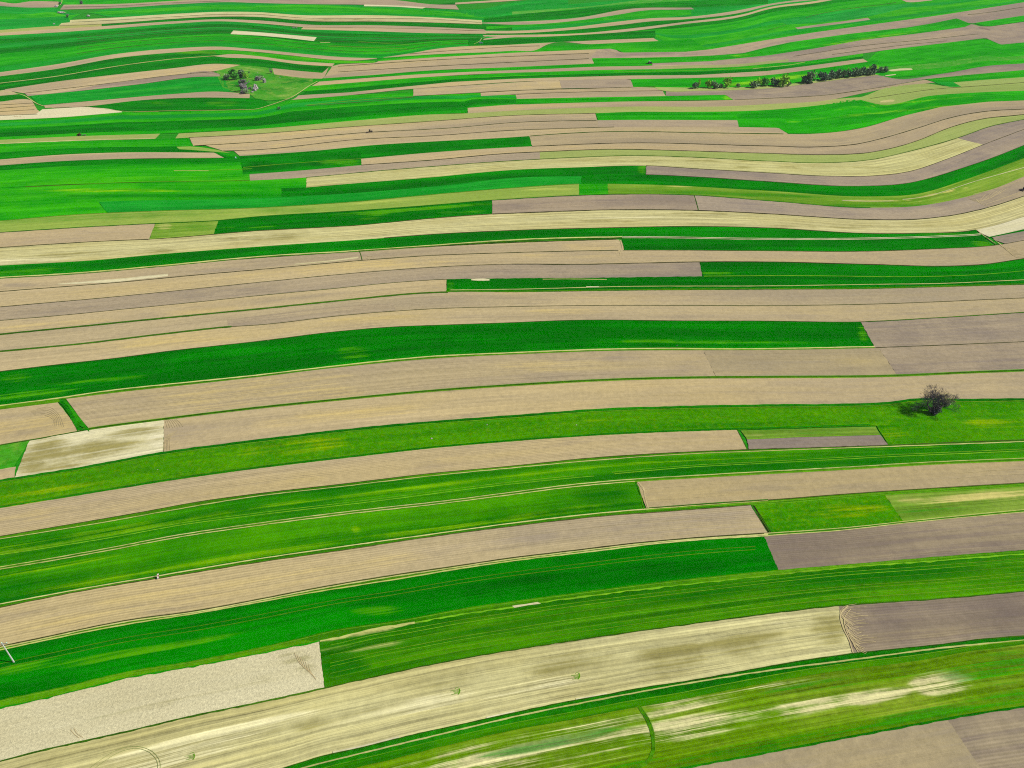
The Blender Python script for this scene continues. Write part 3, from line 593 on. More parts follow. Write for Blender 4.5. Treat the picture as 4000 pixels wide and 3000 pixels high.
paths([(('1405,983 1411,1000 1415,1018', 3), {'z': 4})], kind='dg')
paths([(('2424,940 2430,958 2434,978', 6), {'z': 4}), (('2424,972 2414,985 2404,990', 3), {'z': 4}), (('2428,976 2422,992 2420,1000', 3), {'z': 4})] +
      [((f'{1420+i*6},1018 {1424+i*5},1008 {1440+i*4},1002', 1.4), {'z': 4}) for i in range(5)], kind='sl')
F('gd', C('2429,928 3000,933 3362,932 3678,923 3818,916 3840,920 3890,958'), L27, L=(2430, 2438), R=(3840, 3886), z=1, t=(.93, .93, 1), p=[(0, 3840, 950, 40, 10, 0, .9)])
F('gd', L30, Off(L31, 2), R=(3812, 3822), z=1, t=(.95, .97, 1.02), p=[(0, 120, 1060, 180, 12, -.06, .5), (0, 3700, 915, 120, 6, 0, .5)])
LN(L31, 3.6, 'pl', z=3, R=2430, t=1.02); LN(Off(L31, 4), 2, 'mg', z=3, R=2430); LN(Off(L28, -3), 3, 'dg', L=1400, R=2410, z=3)
LN(L31, 1.8, 'cr', z=3, L=2430, R=3830, off=0, t=1.0); LN(L31, 1.8, 'cr', z=3, L=2430, R=3830, off=4.5, t=.95)
LN(L30, 2.2, 'dk', z=3, L=1500, R=3812, t=.7)
F('st', L32, L30, z=1, nv=10, t=(1.0, .99, .97), p=[(1, 250, 995, 170, 10, -.07, .8), (1, 560, 985, 110, 10, -.06, .7), (1, 860, 935, 90, 8, -.05, .7), (0, 60, 1020, 200, 12, -.08, .9), (1, 1080, 925, 130, 12, -.05, .7), (1, 2350, 865, 120, 7, 0, .6), (1, 2720, 840, 140, 8, 0, .55), (0, 2300, 850, 500, 4, 0, .6), (1, 3300, 885, 400, 8, 0, .4)])
LN(L32, 2.6, 'dk', z=3, t=.65, R=580); LN(L32, 2.2, 'dk', z=3, t=.8, L=580, R=1925); LN(L32, 3, 'dk', z=3, t=.55, L=1925)
F('cr', C('3814,899 3900,878 4000,847'), C('3814,900 3860,928 4000,896', linear=True), (3814, 3814), z=2, t=(.95, .95, .97)); F('gd', C('3859,927 3920,914 4000,897'), C('3859,931 3920,919 4000,904'), (3859, 3859), z=2)
F('br', C('3859,931 3920,919 4000,904'), C('3885,938 3930,954 4000,940', linear=True), (3875, 3885), z=2, t=1.0)
paths([(('3816,900 3838,918 3862,935 3893,957', 3), {'z': 3, 't': 1.2})] + [((f'{3880+i*9},{935+i*6} {3900+i*8},{950+i*7} {3915+i*10},{965+i*7} {3960+i*8},{975+i*5}', 1.8), {'z': 4}) for i in range(7)], kind='sl')
paths([(('3850,928 3870,943 3893,957', 3.5), {'z': 4, 't': .5})], kind='dg')
# --- middle distance
F('tan', L33, L32, R=(606, 583), z=1, t=(.97, .95, .94), p=[(1, 260, 900, 90, 7, 0, .7), (1, 100, 935, 150, 9, -.06, .7)])
F('olg', L33, L32, L=(606, 583), R=(854, 836), z=1, t=(1.05, 1.0, 1.0), p=[(0, 640, 885, 30, 14, 0, .7), (1, 780, 890, 60, 14, 0, .6)])
F('gd', L33, L32, L=(853, 835), R=(1922, 1922), z=1, t=(.95, 1, 1.0), p=[(0, 1600, 820, 300, 5, -.07, 1.3), (0, 1480, 855, 70, 2.5, -.05, 1.3), (0, 1800, 830, 90, 3.5, -.05, 1.0), (0, 950, 890, 120, 2, -.04, .8), (0, 1450, 835, 60, 7, -.04, 1.1)])
F('br', L33, L32, L=(1923, 1923), R=(2706, 2729), z=1, t=(1.03, 1.0, .98), p=[(0, 2300, 775, 160, 7, 0, .6), (1, 2450, 800, 200, 5, 0, .5)])
F('br', L33, L32, L=(2706, 2729), R=(3768, 3865), z=1, t=(1.0, 1.0, 1.06)); F('br', L33, L32, L=(3768, 3865), z=1, t=(1.08, 1.07, .98))
paths([(('2712,765 2720,790 2728,822', 3.2), {'z': 3})], kind='dg')
paths([((f'{3785+i*10},{775+i*3} {3815+i*8},{790-i*2} {3850+i*22},{760-i*6}', 1.8), {'z': 3}) for i in range(5)] + [(('3800,760 3900,735 4000,700', 2), {'z': 3}), (('3850,800 3920,775 4000,745', 2), {'z': 3}), (('3810,778 3830,795 3862,808', 3), {'z': 3})], kind='sl')
LN(L33, 2.6, 'rg', z=3, R=3400, t=.8)
F('ol', L34, L33, R=(2263, 2262), z=1, t=(.82, .98, .55), p=[(2, 0, 0, 1, 1, 0, 0), (1, 400, 850, 500, 12, -.04, .8), (1, 1150, 820, 160, 10, 0, .6), (0, 1550, 785, 180, 6, -.07, .7), (0, 2150, 742, 110, 6, 0, .7), (0, 950, 838, 120, 4, 0, .8)])
F('gb', L34, L33, L=(2262, 2262), R=(2374, 2376), z=1, t=(1.3, .95, .9)); F('olg', L34, L33, L=(2374, 2376), z=1, t=(1.05, 1.0, .85), p=[(0, 3420, 785, 170, 2.2, 0, 1.3), (0, 3650, 760, 120, 2.0, -.2, 1.3), (1, 2900, 760, 400, 8, .03, .9), (1, 3450, 803, 300, 6, 0, .9), (0, 2650, 728, 60, 3, 0, .8)])
LN(C('3520,781 3620,768 3690,748 3800,712 4000,655'), 1.8, 'cr', L=3525, z=3, t=.9); LN(C('3300,784 3400,787 3490,786'), 1.8, 'cr', L=3290, R=3490, z=3, t=.9)
F('gt', L35, L34, L=(384, 420), R=(2271, 2271), z=1, t=(.85, .97, .6)); F('gb', L35, L34, R=(384, 420), z=1, t=(1, 1, 1), p=[(1, 330, 815, 60, 5, 0, .7)])
F('gd', L35, L34, L=(2271, 2271), z=1, t=(.9, .97, 1))
LN(L34, 1.8, 'gl', z=3, t=.8, R=2260)
F('gb', L37, L35, R=(1250, 1250), z=0, t=(1.15, 1.0, .9), p=[(0, 450, 745, 300, 7, 0, .5), (1, 700, 765, 500, 7, 0, .9), (1, 900, 785, 400, 5, 0, .8)])
F('gd', C('1100,735 1197,733 1362,719 1678,694 2000,664 2271,654 2520,648'), L35, L=(1100, 1100), R=(2522, 2522), z=1.3, t=(.9, .98, 1), p=[(0, 2510, 665, 16, 18, 0, .8)])
F('br', L36, L35, L=(2524, 2524), R=(3841, 3841), z=1, t=(1.0, .99, 1.04), p=[(0, 2700, 670, 80, 8, 0, .5), (1, 3100, 695, 300, 8, 0, .5)]); F('br', L37, L35, L=(3741, 3841), z=1, t=(1.0, .99, 1.04))
F('st', L37, L36, L=(1197, 1197), R=(3741, 3841), z=2, t=(.97, .99, .9), p=[(1, 1800, 690, 400, 4, -.06, .5), (1, 3100, 655, 500, 5, 0, .4), (1, 2700, 630, 500, 5, 0, .4)])
F('ol', L38, L37, L=(2108, 2108), z=1, t=(.98, .98, .95)); F('br', L38, L37, L=(975, 977), R=(2108, 2110), z=1, t=(.98, .97, .98))
F('tan', L39, L38, L=(1411, 1411), z=1, t=(.98, .96, .95)); F('tan', L40, L39, L=(2068, 2078), z=1, t=(.93, .92, .91), p=[(0, 2700, 545, 400, 6, 0, .4)])
LN(L39, 2.4, 'dk', z=3, L=2078, t=.5); LN(L38, 2.4, 'dk', z=3, L=1411, t=.65); LN(L37, 2.4, 'dg', z=3, L=1197, t=.85); LN(L36, 1.8, 'dk', z=3, L=2524, t=.7); LN(L40, 2.6, 'dg', z=3, L=2072, R=3060, t=.7); LN(L35, 1.6, 'dk', z=3, L=2524, t=.7)
F('gd', L40, L38, L=(936, 950), R=(1412, 1412), z=1, t=(1, 1.02, 1), p=[(0, 1330, 635, 80, 12, 0, .8), (1, 1240, 645, 30, 8, 0, .8), (1, 1020, 650, 60, 20, 0, .7)])
F('gd', L40, L39, L=(1410, 1410), R=(2068, 2078), z=1, t=(1, 1.02, 1), p=[(0, 1330, 635, 80, 12, 0, .8), (1, 1240, 645, 30, 8, 0, .8), (1, 1020, 650, 60, 20, 0, .7)])
LN(C('950,655 1180,636 1411,621'), 1.8, 'gl', L=950, R=1411, z=3, t=1)
F('tan', L42, L41, L=(741, 755), R=(2325, 2333), z=1, t=(.97, .96, .95)); F('tan', L41, LBB, L=(800, 872), R=(2880, 2885), z=1, t=(.98, .96, .95)); F('tan', LBB, L40, L=(913, 936), R=(3060, 3077), z=1, t=(.97, .96, .95))
F('br', L41, LBB, L=(2335, 2337), R=(2880, 2885), z=2, t=(1.06, 1.04, 1.05)); 
LN(L41, 2, 'dk', z=3, R=2330, L=760, t=.75); LN(LBB, 2, 'dk', z=3, R=2400, L=872, t=.75)
AKB = C('2325,442 2337,470 2880,471 2885,497 3040,500 3077,523 3181,523 3271,516 3375,499 3542,450 3678,418 3859,398 4000,393', linear=True)
AKT = C('2325,443 2452,438 2678,438 3000,430 3181,414 3362,391 3438,409 3633,375 3814,362 4000,355')
F('gr', AKT, AKB, L=(2326, 2326), z=1, t=(1.1, 1.05, 1), p=[(0, 3450, 440, 400, 4, -.1, .6), (0, 3550, 400, 300, 3, -.1, .6)])
F('ol', L43, L42, L=(698, 685), R=(3362, 3362), z=1, t=(1.0, .98, .95)); LN(L42, 1.8, 'dk', z=3, R=2325, L=740, t=.9)
AL2T = C('3340,384 3362,380 3452,346 3610,326 3700,338 3850,330 4000,322'); AL2B = C('3340,386 3362,391 3438,409 3633,375 3814,362 4000,355')
F('ol', AL2T, AL2B, L=(3340, 3340), z=1, t=(.9, .97, .85)); LN(C('3362,391 3500,370 3640,350 3800,338 4000,323'), 1.6, 'dk', L=3400, z=3, t=1.3)
F('st', C('3430,397 3470,390 3500,390'), C('3430,402 3470,401 3500,397'), (3440, 3436), (3496, 3490), z=3, t=(.92, .95, .85))
F('ol', C('3723,322 3850,312 4000,302'), C('3750,339 3850,331 4000,323'), L=(3723, 3755), z=1, t=(.95, 1.0, .95))
F('gb', C('3605,310 3769,294 4000,274'), C('3650,324 3720,322 3850,312 4000,302'), L=(3612, 3660), z=1, t=(.8, .92, 1)); F('gt', C('3640,318 3730,322'), C('3640,322 3712,341 3760,339', linear=True), L=(3640, 3660), R=(3725, 3755), z=1.5, t=(1, 1, .6))
# --- the long brown field below the hedgerow
AOT = C('2601,357 2723,355 3000,345 3271,312 3434,292 3475,304 3678,289 3859,258 4000,248')
AOB = C('2570,376 2836,371 2863,391 3000,385 3226,372 3450,340 3612,310 3769,294 4000,274', linear=True)
AM1T = C('1827,422 2000,409 2407,398 2863,391 3000,385 3226,372 3450,340 3612,312')
AM1B = C('1827,443 2000,433 2452,417 2859,415 3000,407 3226,393 3384,362 3497,339 3651,323')
F('br', AOT, AOB, L=(2601, 2601), z=1, t=(.96, .95, .97), p=[(1, 2900, 362, 80, 10, 0, 1.0), (1, 3130, 362, 80, 7, 0, .8), (1, 3420, 318, 90, 8, -.15, .7), (0, 3150, 335, 250, 6, -.1, .5)])
F('tan', AM1T, AM1B, L=(1827, 1827), R=(3612, 3651), z=1, t=(.92, .9, .9), p=[(1, 2500, 405, 200, 5, 0, .5), (1, 3200, 382, 250, 4, 0, .5)]); LN(AM1T, 1.5, 'dk', z=3, L=2870, R=3500, t=.9)
F('gr', C('2014,387 2316,381 2599,376 2832,371'), C('2014,409 2407,398 2863,390'), L=(2014, 2014), R=(2832, 2863), z=2, t=(1.1, 1.05, 1), p=[(0, 2840, 382, 16, 8, 0, 1)])
F('tan', C('2000,371 2316,359 2588,355'), C('2014,387 2316,381 2599,376'), L=(2014, 2018), R=(2588, 2600), z=2, t=(.97, .96, .95)); F('tan', C('1878,362 2000,353 2316,347 2475,341 2556,343'), C('1878,376 2000,370 2316,359 2588,355'), L=(1878, 1878), R=(2556, 2586), z=2, t=(.95, .93, .92))
F('tan', C('1615,348 1769,338 2000,323 2185,313'), C('1615,375 2000,355 2194,346'), L=(1615, 1615), R=(2185, 2194), z=1, t=(.96, .95, .95)); F('br', C('2185,313 2452,311 2463,312'), C('2194,346 2475,341'), L=(2185, 2194), R=(2463, 2475), z=1, t=(1.0, .98, 1.0), p=[(1, 2420, 325, 60, 8, 0, .8)])
LN(C('1878,361 2000,355 2316,346 2475,341'), 1.8, 'dk', L=1878, R=2560, z=3, t=.8); LN(C('1878,376 2000,370 2316,359 2588,355'), 1.6, 'dk', L=2020, R=2588, z=3, t=.8); LN(C('1615,376 2000,356 2194,347 2316,347'), 1.5, 'dk', L=1615, R=2200, z=3, t=.9)
# greens between the hill and the brown
G2T = C('0,470 226,460 479,438 524,440 769,434 1000,428 1060,414 1136,391 1362,373 1615,362 1877,363 2016,372 2316,370 2599,372', linear=True)
G2B = C('0,547 271,534 626,523 698,520 1000,505 1407,470 1678,448 1827,441 1845,420 2000,410 2407,398 2620,394', linear=True)
bands(G2T, G2B, [(.14, 'gb', (.9, 1, .8)), (.3, 'gt', (1, 1.02, .9)), (.44, 'gb', (1, 1, .9)), (.66, 'gd', (1.05, 1.05, 1.4)), (.85, 'gd', (.95, 1.0, 1.3)), (1.0, 'gb', (.7, .97, 1))], R=(2616, 2616), z=0)
LN(C('1190,412 1362,395 1615,377'), 1.8, 'gl', L=1190, R=1615, z=2, t=1.1); LN(C('1000,427 1226,412 1450,396 1615,380'), 1.6, 'dk', L=1200, R=1620, z=2, t=1.0)
# left side strips
F('ol', C('0,547 271,534 626,523'), C('0,563 271,552 606,543'), R=(626, 606), z=1, t=(1.02, 1.0, .95)); LN(C('0,562 271,551 606,541'), 2.5, 'st', R=606, z=3, t=1.1)
F('tan', C('0,624 226,606 452,597 836,597'), C('0,647 226,631 452,622 875,617'), R=(836, 875), z=1, t=(1.0, .97, .96))
G3T = C('0,563 271,552 606,543 685,541 741,541 755,570 800,572 872,593 936,613 1000,612', linear=True); G3B = C('0,624 226,606 452,597 836,597 875,617 1000,617', linear=True)
bands(G3T, G3B, [(.55, 'gb', (.95, .97, 1.3)), (1.0, 'gd', (1.6, 1.12, 1))], R=(990, 990), z=0)
G4T = C('0,647 226,631 452,622 875,617 1000,607'); 
bands(G4T, C('0,735 226,722 452,715 974,706 1100,700'), [(.22, 'gd', (1.1, 1.05, 1.4)), (.5, 'gb', (.85, .96, 1)), (.75, 'gb', (1.1, 1.05, .8)), (1.0, 'gb', (1.4, 1.03, .8))], R=(1010, 1010), z=0)
LN(C('300,722 452,715 974,706'), 1.8, 'gl', L=100, R=975, z=2, t=.7); LN(C('500,671 700,668 815,668'), 2, 'pl', L=680, R=815, z=2, t=.9); LN(C('800,667 910,663 990,660'), 1.3, 'gl', L=815, R=985, z=2, t=1.3)
F('ol', C('600,575 690,574 760,572'), C('600,580 690,583 872,596'), L=(690, 700), R=(745, 900), z=1, t=(.75, .98, .6))
# hill with rocks: pasture, rough tracks
F('ho', C('850,262 940,254 1000,259 1067,268 1181,281 1258,306'), C('850,300 870,345 930,362 976,368 1000,388 1050,394 1120,388 1160,370 1212,336 1258,310', linear=True), L=(845, 845), R=(1252, 1252), z=1, dx=10, nv=10, p=[(1, 1150, 318, 70, 9, 0, 1.2), (1, 1060, 350, 70, 7, .1, .9), (1, 940, 335, 70, 12, 0, 1.1), (1, 1080, 300, 30, 5, 0, .8), (0, 1130, 375, 50, 8, 0, .7), (1, 985, 305, 60, 7, 0, .9), (0, 960, 272, 90, 8, 0, .7), (0, 1120, 350, 60, 12, 0, .4), (1, 900, 300, 30, 6, 0, .5)])
F('tan', C('1063,267 1181,279 1267,286 1285,262', linear=True), C('1063,290 1136,300 1200,307 1258,308', linear=True), L=(1063, 1072), R=(1284, 1258), z=2, t=(1.0, .96, .92))
F('tan', C('172,412 452,387 678,368 859,359 931,364 976,368'), C('172,423 339,416 542,393 769,382 972,384'), L=(172, 176), R=(976, 974), z=2, t=(.99, .96, .95))
F('gd', C('452,394 542,393 769,382 972,385 1040,397 1055,410'), C('339,416 500,433 700,433 900,431 1000,428 1055,411'), L=(345, 345), R=(1052, 1052), z=1, t=(1.3, 1.08, 1.3), p=[(0, 870, 405, 60, 10, 0, .7), (0, 620, 405, 60, 5, 0, .7)])
F('gt', C('95,375 316,356 542,331 769,301 859,299 905,330', linear=True), C('130,405 172,411 452,386 678,367 859,358 905,360', linear=True), L=(115, 150), R=(880, 900), z=1, t=(.6, 1.0, .6), p=[(0, 600, 350, 260, 4, -.08, .9)])
F('br', C('95,365 452,323 678,294 827,281 857,289'), C('108,376 316,355 542,330 769,301 859,299'), L=(95, 108), R=(857, 862), z=2, t=(1.08, 1.03, 1.0)); F('tan', C('18,350 226,319 452,292 678,267 836,250 940,254'), C('18,352 95,365 452,323 678,294 827,281 938,255'), L=(18, 20), R=(938, 938), z=2, t=(1.03, 1.0, .98)); LN(C('95,365 452,323 678,294 827,281'), 1.6, 'dk', L=95, R=835, z=3, t=.8)
F('tan', C('0,355 20,352 70,366'), C('0,375 70,369'), R=(65, 72), z=2, t=(1.0, .98, .95)); F('tan', C('0,398 122,392 170,413'), C('0,452 147,447 170,430'), R=(125, 160), z=2, t=(.98, .95, .94))
for a_, b_ in ((411, 404), (424, 415), (437, 430)): LN(C(f'0,{a_} 122,{b_}'), 1.5, 'dk', R=135, z=3, t=.9)
F('pale', C('0,452 147,447 165,428 330,418 420,425 479,437', linear=True), C('0,470 226,460 479,439'), R=(477, 477), z=2, t=(1.02, 1.02, 1.02))
LN(C('-300,455 0,452 147,447'), 1.5, 'dk', R=147, z=3, t=.9)
F('gd', C('0,375 70,370 110,378'), C('0,398 122,392'), R=(100, 118), z=1, t=(1.1, 1.05, 1.1))
paths([(('-40,352 0,358 50,364 95,374 118,388 140,403 168,414 215,424', 3), {'z': 4, 't': .9}), (('340,418 440,431 520,438 620,437', 2), {'z': 4, 't': .8}), (('520,438 700,433 850,432 950,429 1000,427 1050,413 1100,396 1140,381 1170,362 1200,341 1240,318', 4), {'z': 4, 't': 1.05})], kind='pl')
LN(C('540,436 769,431 1000,426'), 1.6, 'dk', L=540, R=960, z=3, t=.7)
# greens left above the hill
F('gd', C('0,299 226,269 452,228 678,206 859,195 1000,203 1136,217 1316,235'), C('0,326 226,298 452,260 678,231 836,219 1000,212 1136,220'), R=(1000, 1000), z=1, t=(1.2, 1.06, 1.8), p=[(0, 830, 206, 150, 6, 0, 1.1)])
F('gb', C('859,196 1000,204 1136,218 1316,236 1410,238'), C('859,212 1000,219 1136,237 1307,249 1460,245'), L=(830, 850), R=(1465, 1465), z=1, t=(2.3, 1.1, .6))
F('gd', C('0,326 226,298 452,260 678,231 836,222 1000,229 1181,253 1294,260'), C('0,352 226,319 452,292 678,267 836,250 940,254 1067,267 1181,279 1260,286'), R=(1285, 1262), z=1, t=(1.0, 1.03, 1.0))
LN(C('0,326 226,298 452,260 678,231 836,219'), 2.2, 'pl', R=850, z=3, t=.8)
F('tan', C('0,283 226,251 452,212 678,190 859,183 1000,193 1226,215 1362,225 1475,228'), C('0,299 226,269 452,228 678,206 859,195 1000,203 1136,217 1316,235 1407,236 1475,229'), R=(1473, 1473), z=2, t=(1.02, .99, .98))
F('tan', C('836,219 895,212 1000,219 1136,237 1307,249'), C('836,220 859,223 1000,230 1181,253 1294,260'), L=(838, 838), R=(1307, 1296), z=2, t=(1.02, .98, .97))
GTT = C('0,140 226,127 452,111 678,93 859,84 1000,91 1181,112 1452,123 1678,130 2000,134 2226,120 2407,104')
GTB = C('0,283 226,251 452,212 678,190 859,183 1000,193 1226,215 1362,225 1475,228 1550,222 1687,194 2000,175 2316,158 2552,149')
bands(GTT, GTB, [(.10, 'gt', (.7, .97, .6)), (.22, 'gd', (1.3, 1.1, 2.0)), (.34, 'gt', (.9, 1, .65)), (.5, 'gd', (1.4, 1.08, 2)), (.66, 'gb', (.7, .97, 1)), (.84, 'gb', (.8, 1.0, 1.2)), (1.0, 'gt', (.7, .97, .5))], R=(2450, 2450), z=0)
for f_ in (.22, .3, .42, .58, .76): LN(Lerp(GTT, GTB, f_), 1.3, 'dk', L=300, R=1900, z=1, t=.7)
F('cr', C('913,120 1000,126 1237,146'), C('900,134 1000,139 1120,149 1226,161'), L=(911, 900), R=(1237, 1226), z=2, t=1.0)
LN(C('1250,166 1320,167 1600,174 1700,182'), 1.6, 'pl', L=1250, R=1290, z=2, t=1); LN(C('1280,181 1600,192'), 1.3, 'gl', L=1280, R=1590, z=2, t=1.1); LN(C('1400,163 1600,176'), 1.3, 'gl', L=1400, R=1600, z=2, t=1)
# --- strips on the right of the far middle
AXT = C('1298,259 1330,251 1466,246 1484,237 1678,226 2000,207 2402,190', linear=True); AXB = C('1260,307 1452,294 1678,276 2000,263 2316,249')
F('tan', AXT, AXB, L=(1298, 1262), R=(2402, 2410), z=1, t=(.95, .93, .93), p=[(1, 2000, 252, 300, 8, 0, .8), (1, 1400, 285, 100, 8, 0, .4)])
for s_ in ('1316,260 1678,236 2000,221 2316,209', '1289,284 1678,260 2000,244 2316,229'): LN(C(s_), 1.8, 'dk', L=1320, R=2300, z=3, t=.8)
F('tan', C('1497,225 1610,208 1687,194 2000,175 2316,159 2552,149'), C('1497,226 1678,214 2000,199 2108,190 2120,183 2316,173 2572,161'), L=(1497, 1499), R=(2552, 2572), z=2, t=(.96, .94, .93)); LN(C('1600,211 1800,196 2000,183 2108,180'), 1.6, 'dk', L=1600, R=2108, z=3, t=.8)
F('gb', C('1475,232 1497,226 1678,214 2000,199 2108,190 2120,183 2316,173 2572,161 2700,152', linear=True), C('1475,240 1678,226 2000,207 2402,190 2420,206 2678,203 2769,194', linear=True), L=(1475, 1478), R=(2700, 2770), z=1.5, t=(1.0, 1.0, 1.0))
AWT = C('2402,190 2420,205 2678,203 2769,194 3000,156 3181,127 3452,90 3678,59 4000,9', linear=True); AWB = C('2289,232 2316,228 2500,226 2678,222 2790,217 2904,208 3000,184 3090,165 3316,133 3430,120 3542,108 3640,92 3737,72 3787,92 3809,90 4000,61', linear=True)
F('br', AWT, AWB, L=(2404, 2300), z=1, t=(1.12, 1.08, 1.06), p=[(1, 2420, 216, 60, 8, 0, .7), (1, 3040, 165, 60, 7, .3, .6)])
F('gr', AWB, C('2316,249 2550,247 2769,240 3000,217 3181,190 3362,158 3588,131 3769,106 3796,93 3850,110 4000,84', linear=True), L=(2312, 2320), R=(3790, 3795), z=1.4, t=(1.2, 1.05, 1), p=[(0, 2900, 218, 60, 4, -.1, .6), (0, 3400, 150, 200, 6, -.15, .6)])
F('gr', C('3809,90 4000,61'), C('3809,92 3854,105 4000,84', linear=True), L=(3809, 3812), z=2, t=(1.2, 1.08, 1.3))
AUT = C('2545,248 2769,240 3000,217 3181,190 3362,158 3588,131 3769,106 3796,94 3830,104 3870,104 4000,86', linear=True); AUB = C('2545,256 2678,266 2900,256 3000,249 3145,240 3316,217 3452,197 3678,170 3850,149 3909,175 4000,166', linear=True)
F('br', AUT, AUB, L=(2548, 2548), z=1, t=(1.06, 1.03, 1.03), p=[(1, 3500, 160, 250, 8, -.12, .7), (1, 3150, 215, 200, 6, -.15, .5), (0, 3900, 140, 90, 20, 0, .3)])
LN(C('3181,208 3362,180 3588,158 3850,130'), 1.4, 'dk', L=3100, R=3820, z=3, t=1); LN(C('3250,214 3500,180 3700,160'), 1.3, 'dk', L=3250, R=3700, z=3, t=1)
LN(C('3700,60 3800,56 4000,28'), 1.5, 'dk', L=3780, z=3, t=1)
RG1T = C('1217,337 1452,316 1678,301 2000,285 2316,275 2678,266 2900,256 3000,249 3145,241 3316,217 3452,197 3678,170 3850,149 3909,175 4000,166', linear=True)
AQT = C('1136,391 1167,373 1362,362 1497,348 1769,321 2000,309 2226,302 2452,296 2723,294 3000,278 3181,255 3371,230', linear=True)
bands(RG1T, AQT, [(.55, 'gb', (1.25, 1.05, .8)), (1.0, 'gd', (1.1, 1.05, 1))], L=(1200, 1167), R=(3371, 3371), z=0)
LN(C('3000,263 3100,252 3145,243'), 1.6, 'pl', L=2940, R=3145, z=2, t=.8); LN(C('2500,280 2723,276 3000,264'), 1.3, 'gl', L=2400, R=3000, z=2, t=1.4)
F('gb', C('1217,307 1260,307 1452,294 1678,276 2000,263 2316,249 2545,248', linear=True), C('1217,320 1249,322 1452,302 1678,289 2000,275 2316,262 2545,257', linear=True), L=(1222, 1222), R=(2548, 2548), z=1, t=(.65, .93, 1))
F('tan', C('1230,321 1678,289 2000,275 2136,270 2316,262 2545,257 2678,250'), C('1217,337 1452,318 1678,301 2000,285 2136,281 2316,275 2678,268 2960,255'), L=(1247, 1218), R=(2600, 2960), z=2, t=(.98, .96, .95), p=[(1, 2200, 275, 70, 4, 0, .8)])
F('ol', C('2550,258 2678,256 2900,250 3000,240'), C('2550,272 2678,268 2900,260 3000,250'), L=(2560, 2560), R=(3080, 3080), z=2, t=(.95, .9, 1.1))
F('tan', AQT, C('1136,391 1362,373 1588,350 1769,337 2000,321 2407,311 2723,305 3000,294 3181,271 3389,242'), L=(1165, 1136), R=(3371, 3389), z=2, t=(.97, .95, .94))
RG3T = C('2463,310 2723,305 3000,294 3181,271 3389,242 3410,208 3452,197 3678,170 3850,149 3909,175 4000,166', linear=True)
RG3B = C('2463,342 2556,343 2601,357 2723,356 3000,346 3271,313 3434,293 3475,305 3678,289 3859,258 4000,248', linear=True)
bands(RG3T, RG3B, [(.2, 'gr', (1.3, 1.05, 1)), (.45, 'gr', (1, .98, 1)), (.62, 'gr', (1.5, 1.06, 1.2)), (.8, 'ho', (.75, 1.0, 1.0)), (1.0, 'gb', (.9, 1, 1))], L=(2463, 2470), z=0)
F('gr', C('2463,310 2723,305 3000,294 3181,271 3389,242'), RG3B, L=(2465, 2475), R=(3430, 3434), z=1, t=(1.2, 1.08, 1), p=[(0, 3000, 315, 160, 7, -.12, 1.2), (0, 3100, 298, 90, 4, -.1, .9), (0, 3430, 262, 80, 5, -.1, 1)])
F('ol', C('2556,341 2700,343 2900,341 3000,336 3271,306 3400,290'), C('2556,348 2601,357 2723,356 3000,346 3271,313 3434,293'), L=(2556, 2570), R=(3400, 3434), z=2, t=(1, 1, 1)); F('cr', C('3460,276 3520,268 3565,268'), C('3460,281 3520,276 3565,274'), (3470, 3480), (3560, 3565), z=2, t=(.85, .9, .75)); F('cr', C('3450,296 3500,290'), C('3460,299 3500,293'), (3455, 3465), (3498, 3500), z=3, t=.85)
# --- the far strips
SBB = C('1890,157 2000,146 2316,134 2407,128 2678,94 2904,64 3000,36 3181,12 3320,-14'); SBB = C('1890,157 2000,146 2316,134 2407,128 2678,94 2904,64 3000,37 3181,12 3320,-14')
TG = C('2400,190 2420,205 2678,203 2769,194 3000,156 3181,127 3452,90 3678,59 4000,9')
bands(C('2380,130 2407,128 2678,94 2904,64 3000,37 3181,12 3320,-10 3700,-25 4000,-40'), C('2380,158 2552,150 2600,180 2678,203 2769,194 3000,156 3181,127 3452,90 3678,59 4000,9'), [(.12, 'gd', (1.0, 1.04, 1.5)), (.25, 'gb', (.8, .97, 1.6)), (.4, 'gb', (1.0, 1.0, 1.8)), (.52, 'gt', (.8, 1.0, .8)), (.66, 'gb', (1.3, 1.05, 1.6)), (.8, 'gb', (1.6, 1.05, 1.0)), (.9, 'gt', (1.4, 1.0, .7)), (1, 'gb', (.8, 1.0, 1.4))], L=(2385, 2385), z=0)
LN(C('2678,142 3000,118 3181,60 3500,10'), 1.3, 'dk', L=3000, R=3500, z=1, t=.8); 
F('gt', C('3045,82 3181,66 3362,42 3511,18 3560,12'), C('3070,97 3181,90 3362,70 3500,40 3560,22'), L=(3045, 3072), R=(3560, 3560), z=1.3, t=(1.6, 1.05, 1.1))
F('gb', C('3450,45 3600,28 3800,5 3900,-8'), C('3470,50 3600,42 3800,16 3950,-5'), L=(3455, 3470), R=(3900, 3950), z=1, t=(2.2, 1.1, 1))
F('br', C('3106,108 3190,97 3362,74 3389,70'), C('3115,115 3250,98 3400,78'), L=(3106, 3116), R=(3389, 3400), z=2, t=(1.1, 1.05, 1.04)); F('br', C('3500,-2 3600,-6 3660,-10'), C('3500,2 3545,9 3640,2'), L=(3512, 3540), R=(3660, 3640), z=2, t=(1.15, 1.1, 1.15))
F('gt', C('1780,46 2000,40 2200,20 2500,-4 3300,-30'), SBB, L=(1800, 1890), R=(3310, 3310), z=0, t=(.75, 1.0, .8))
F('gb', C('2000,44 2316,32 2543,6 3000,-10'), C('2000,60 2271,56 2452,34 2700,28'), L=(1995, 1995), R=(2720, 2720), z=1.2, t=(1.3, 1.0, 1.3)); F('ho', C('1995,46 2316,24 2497,2 2678,-6'), C('1995,58 2180,42 2407,20 2700,2'), L=(2000, 2000), R=(2690, 2690), z=2, t=(.95, 1.05, 1.5))
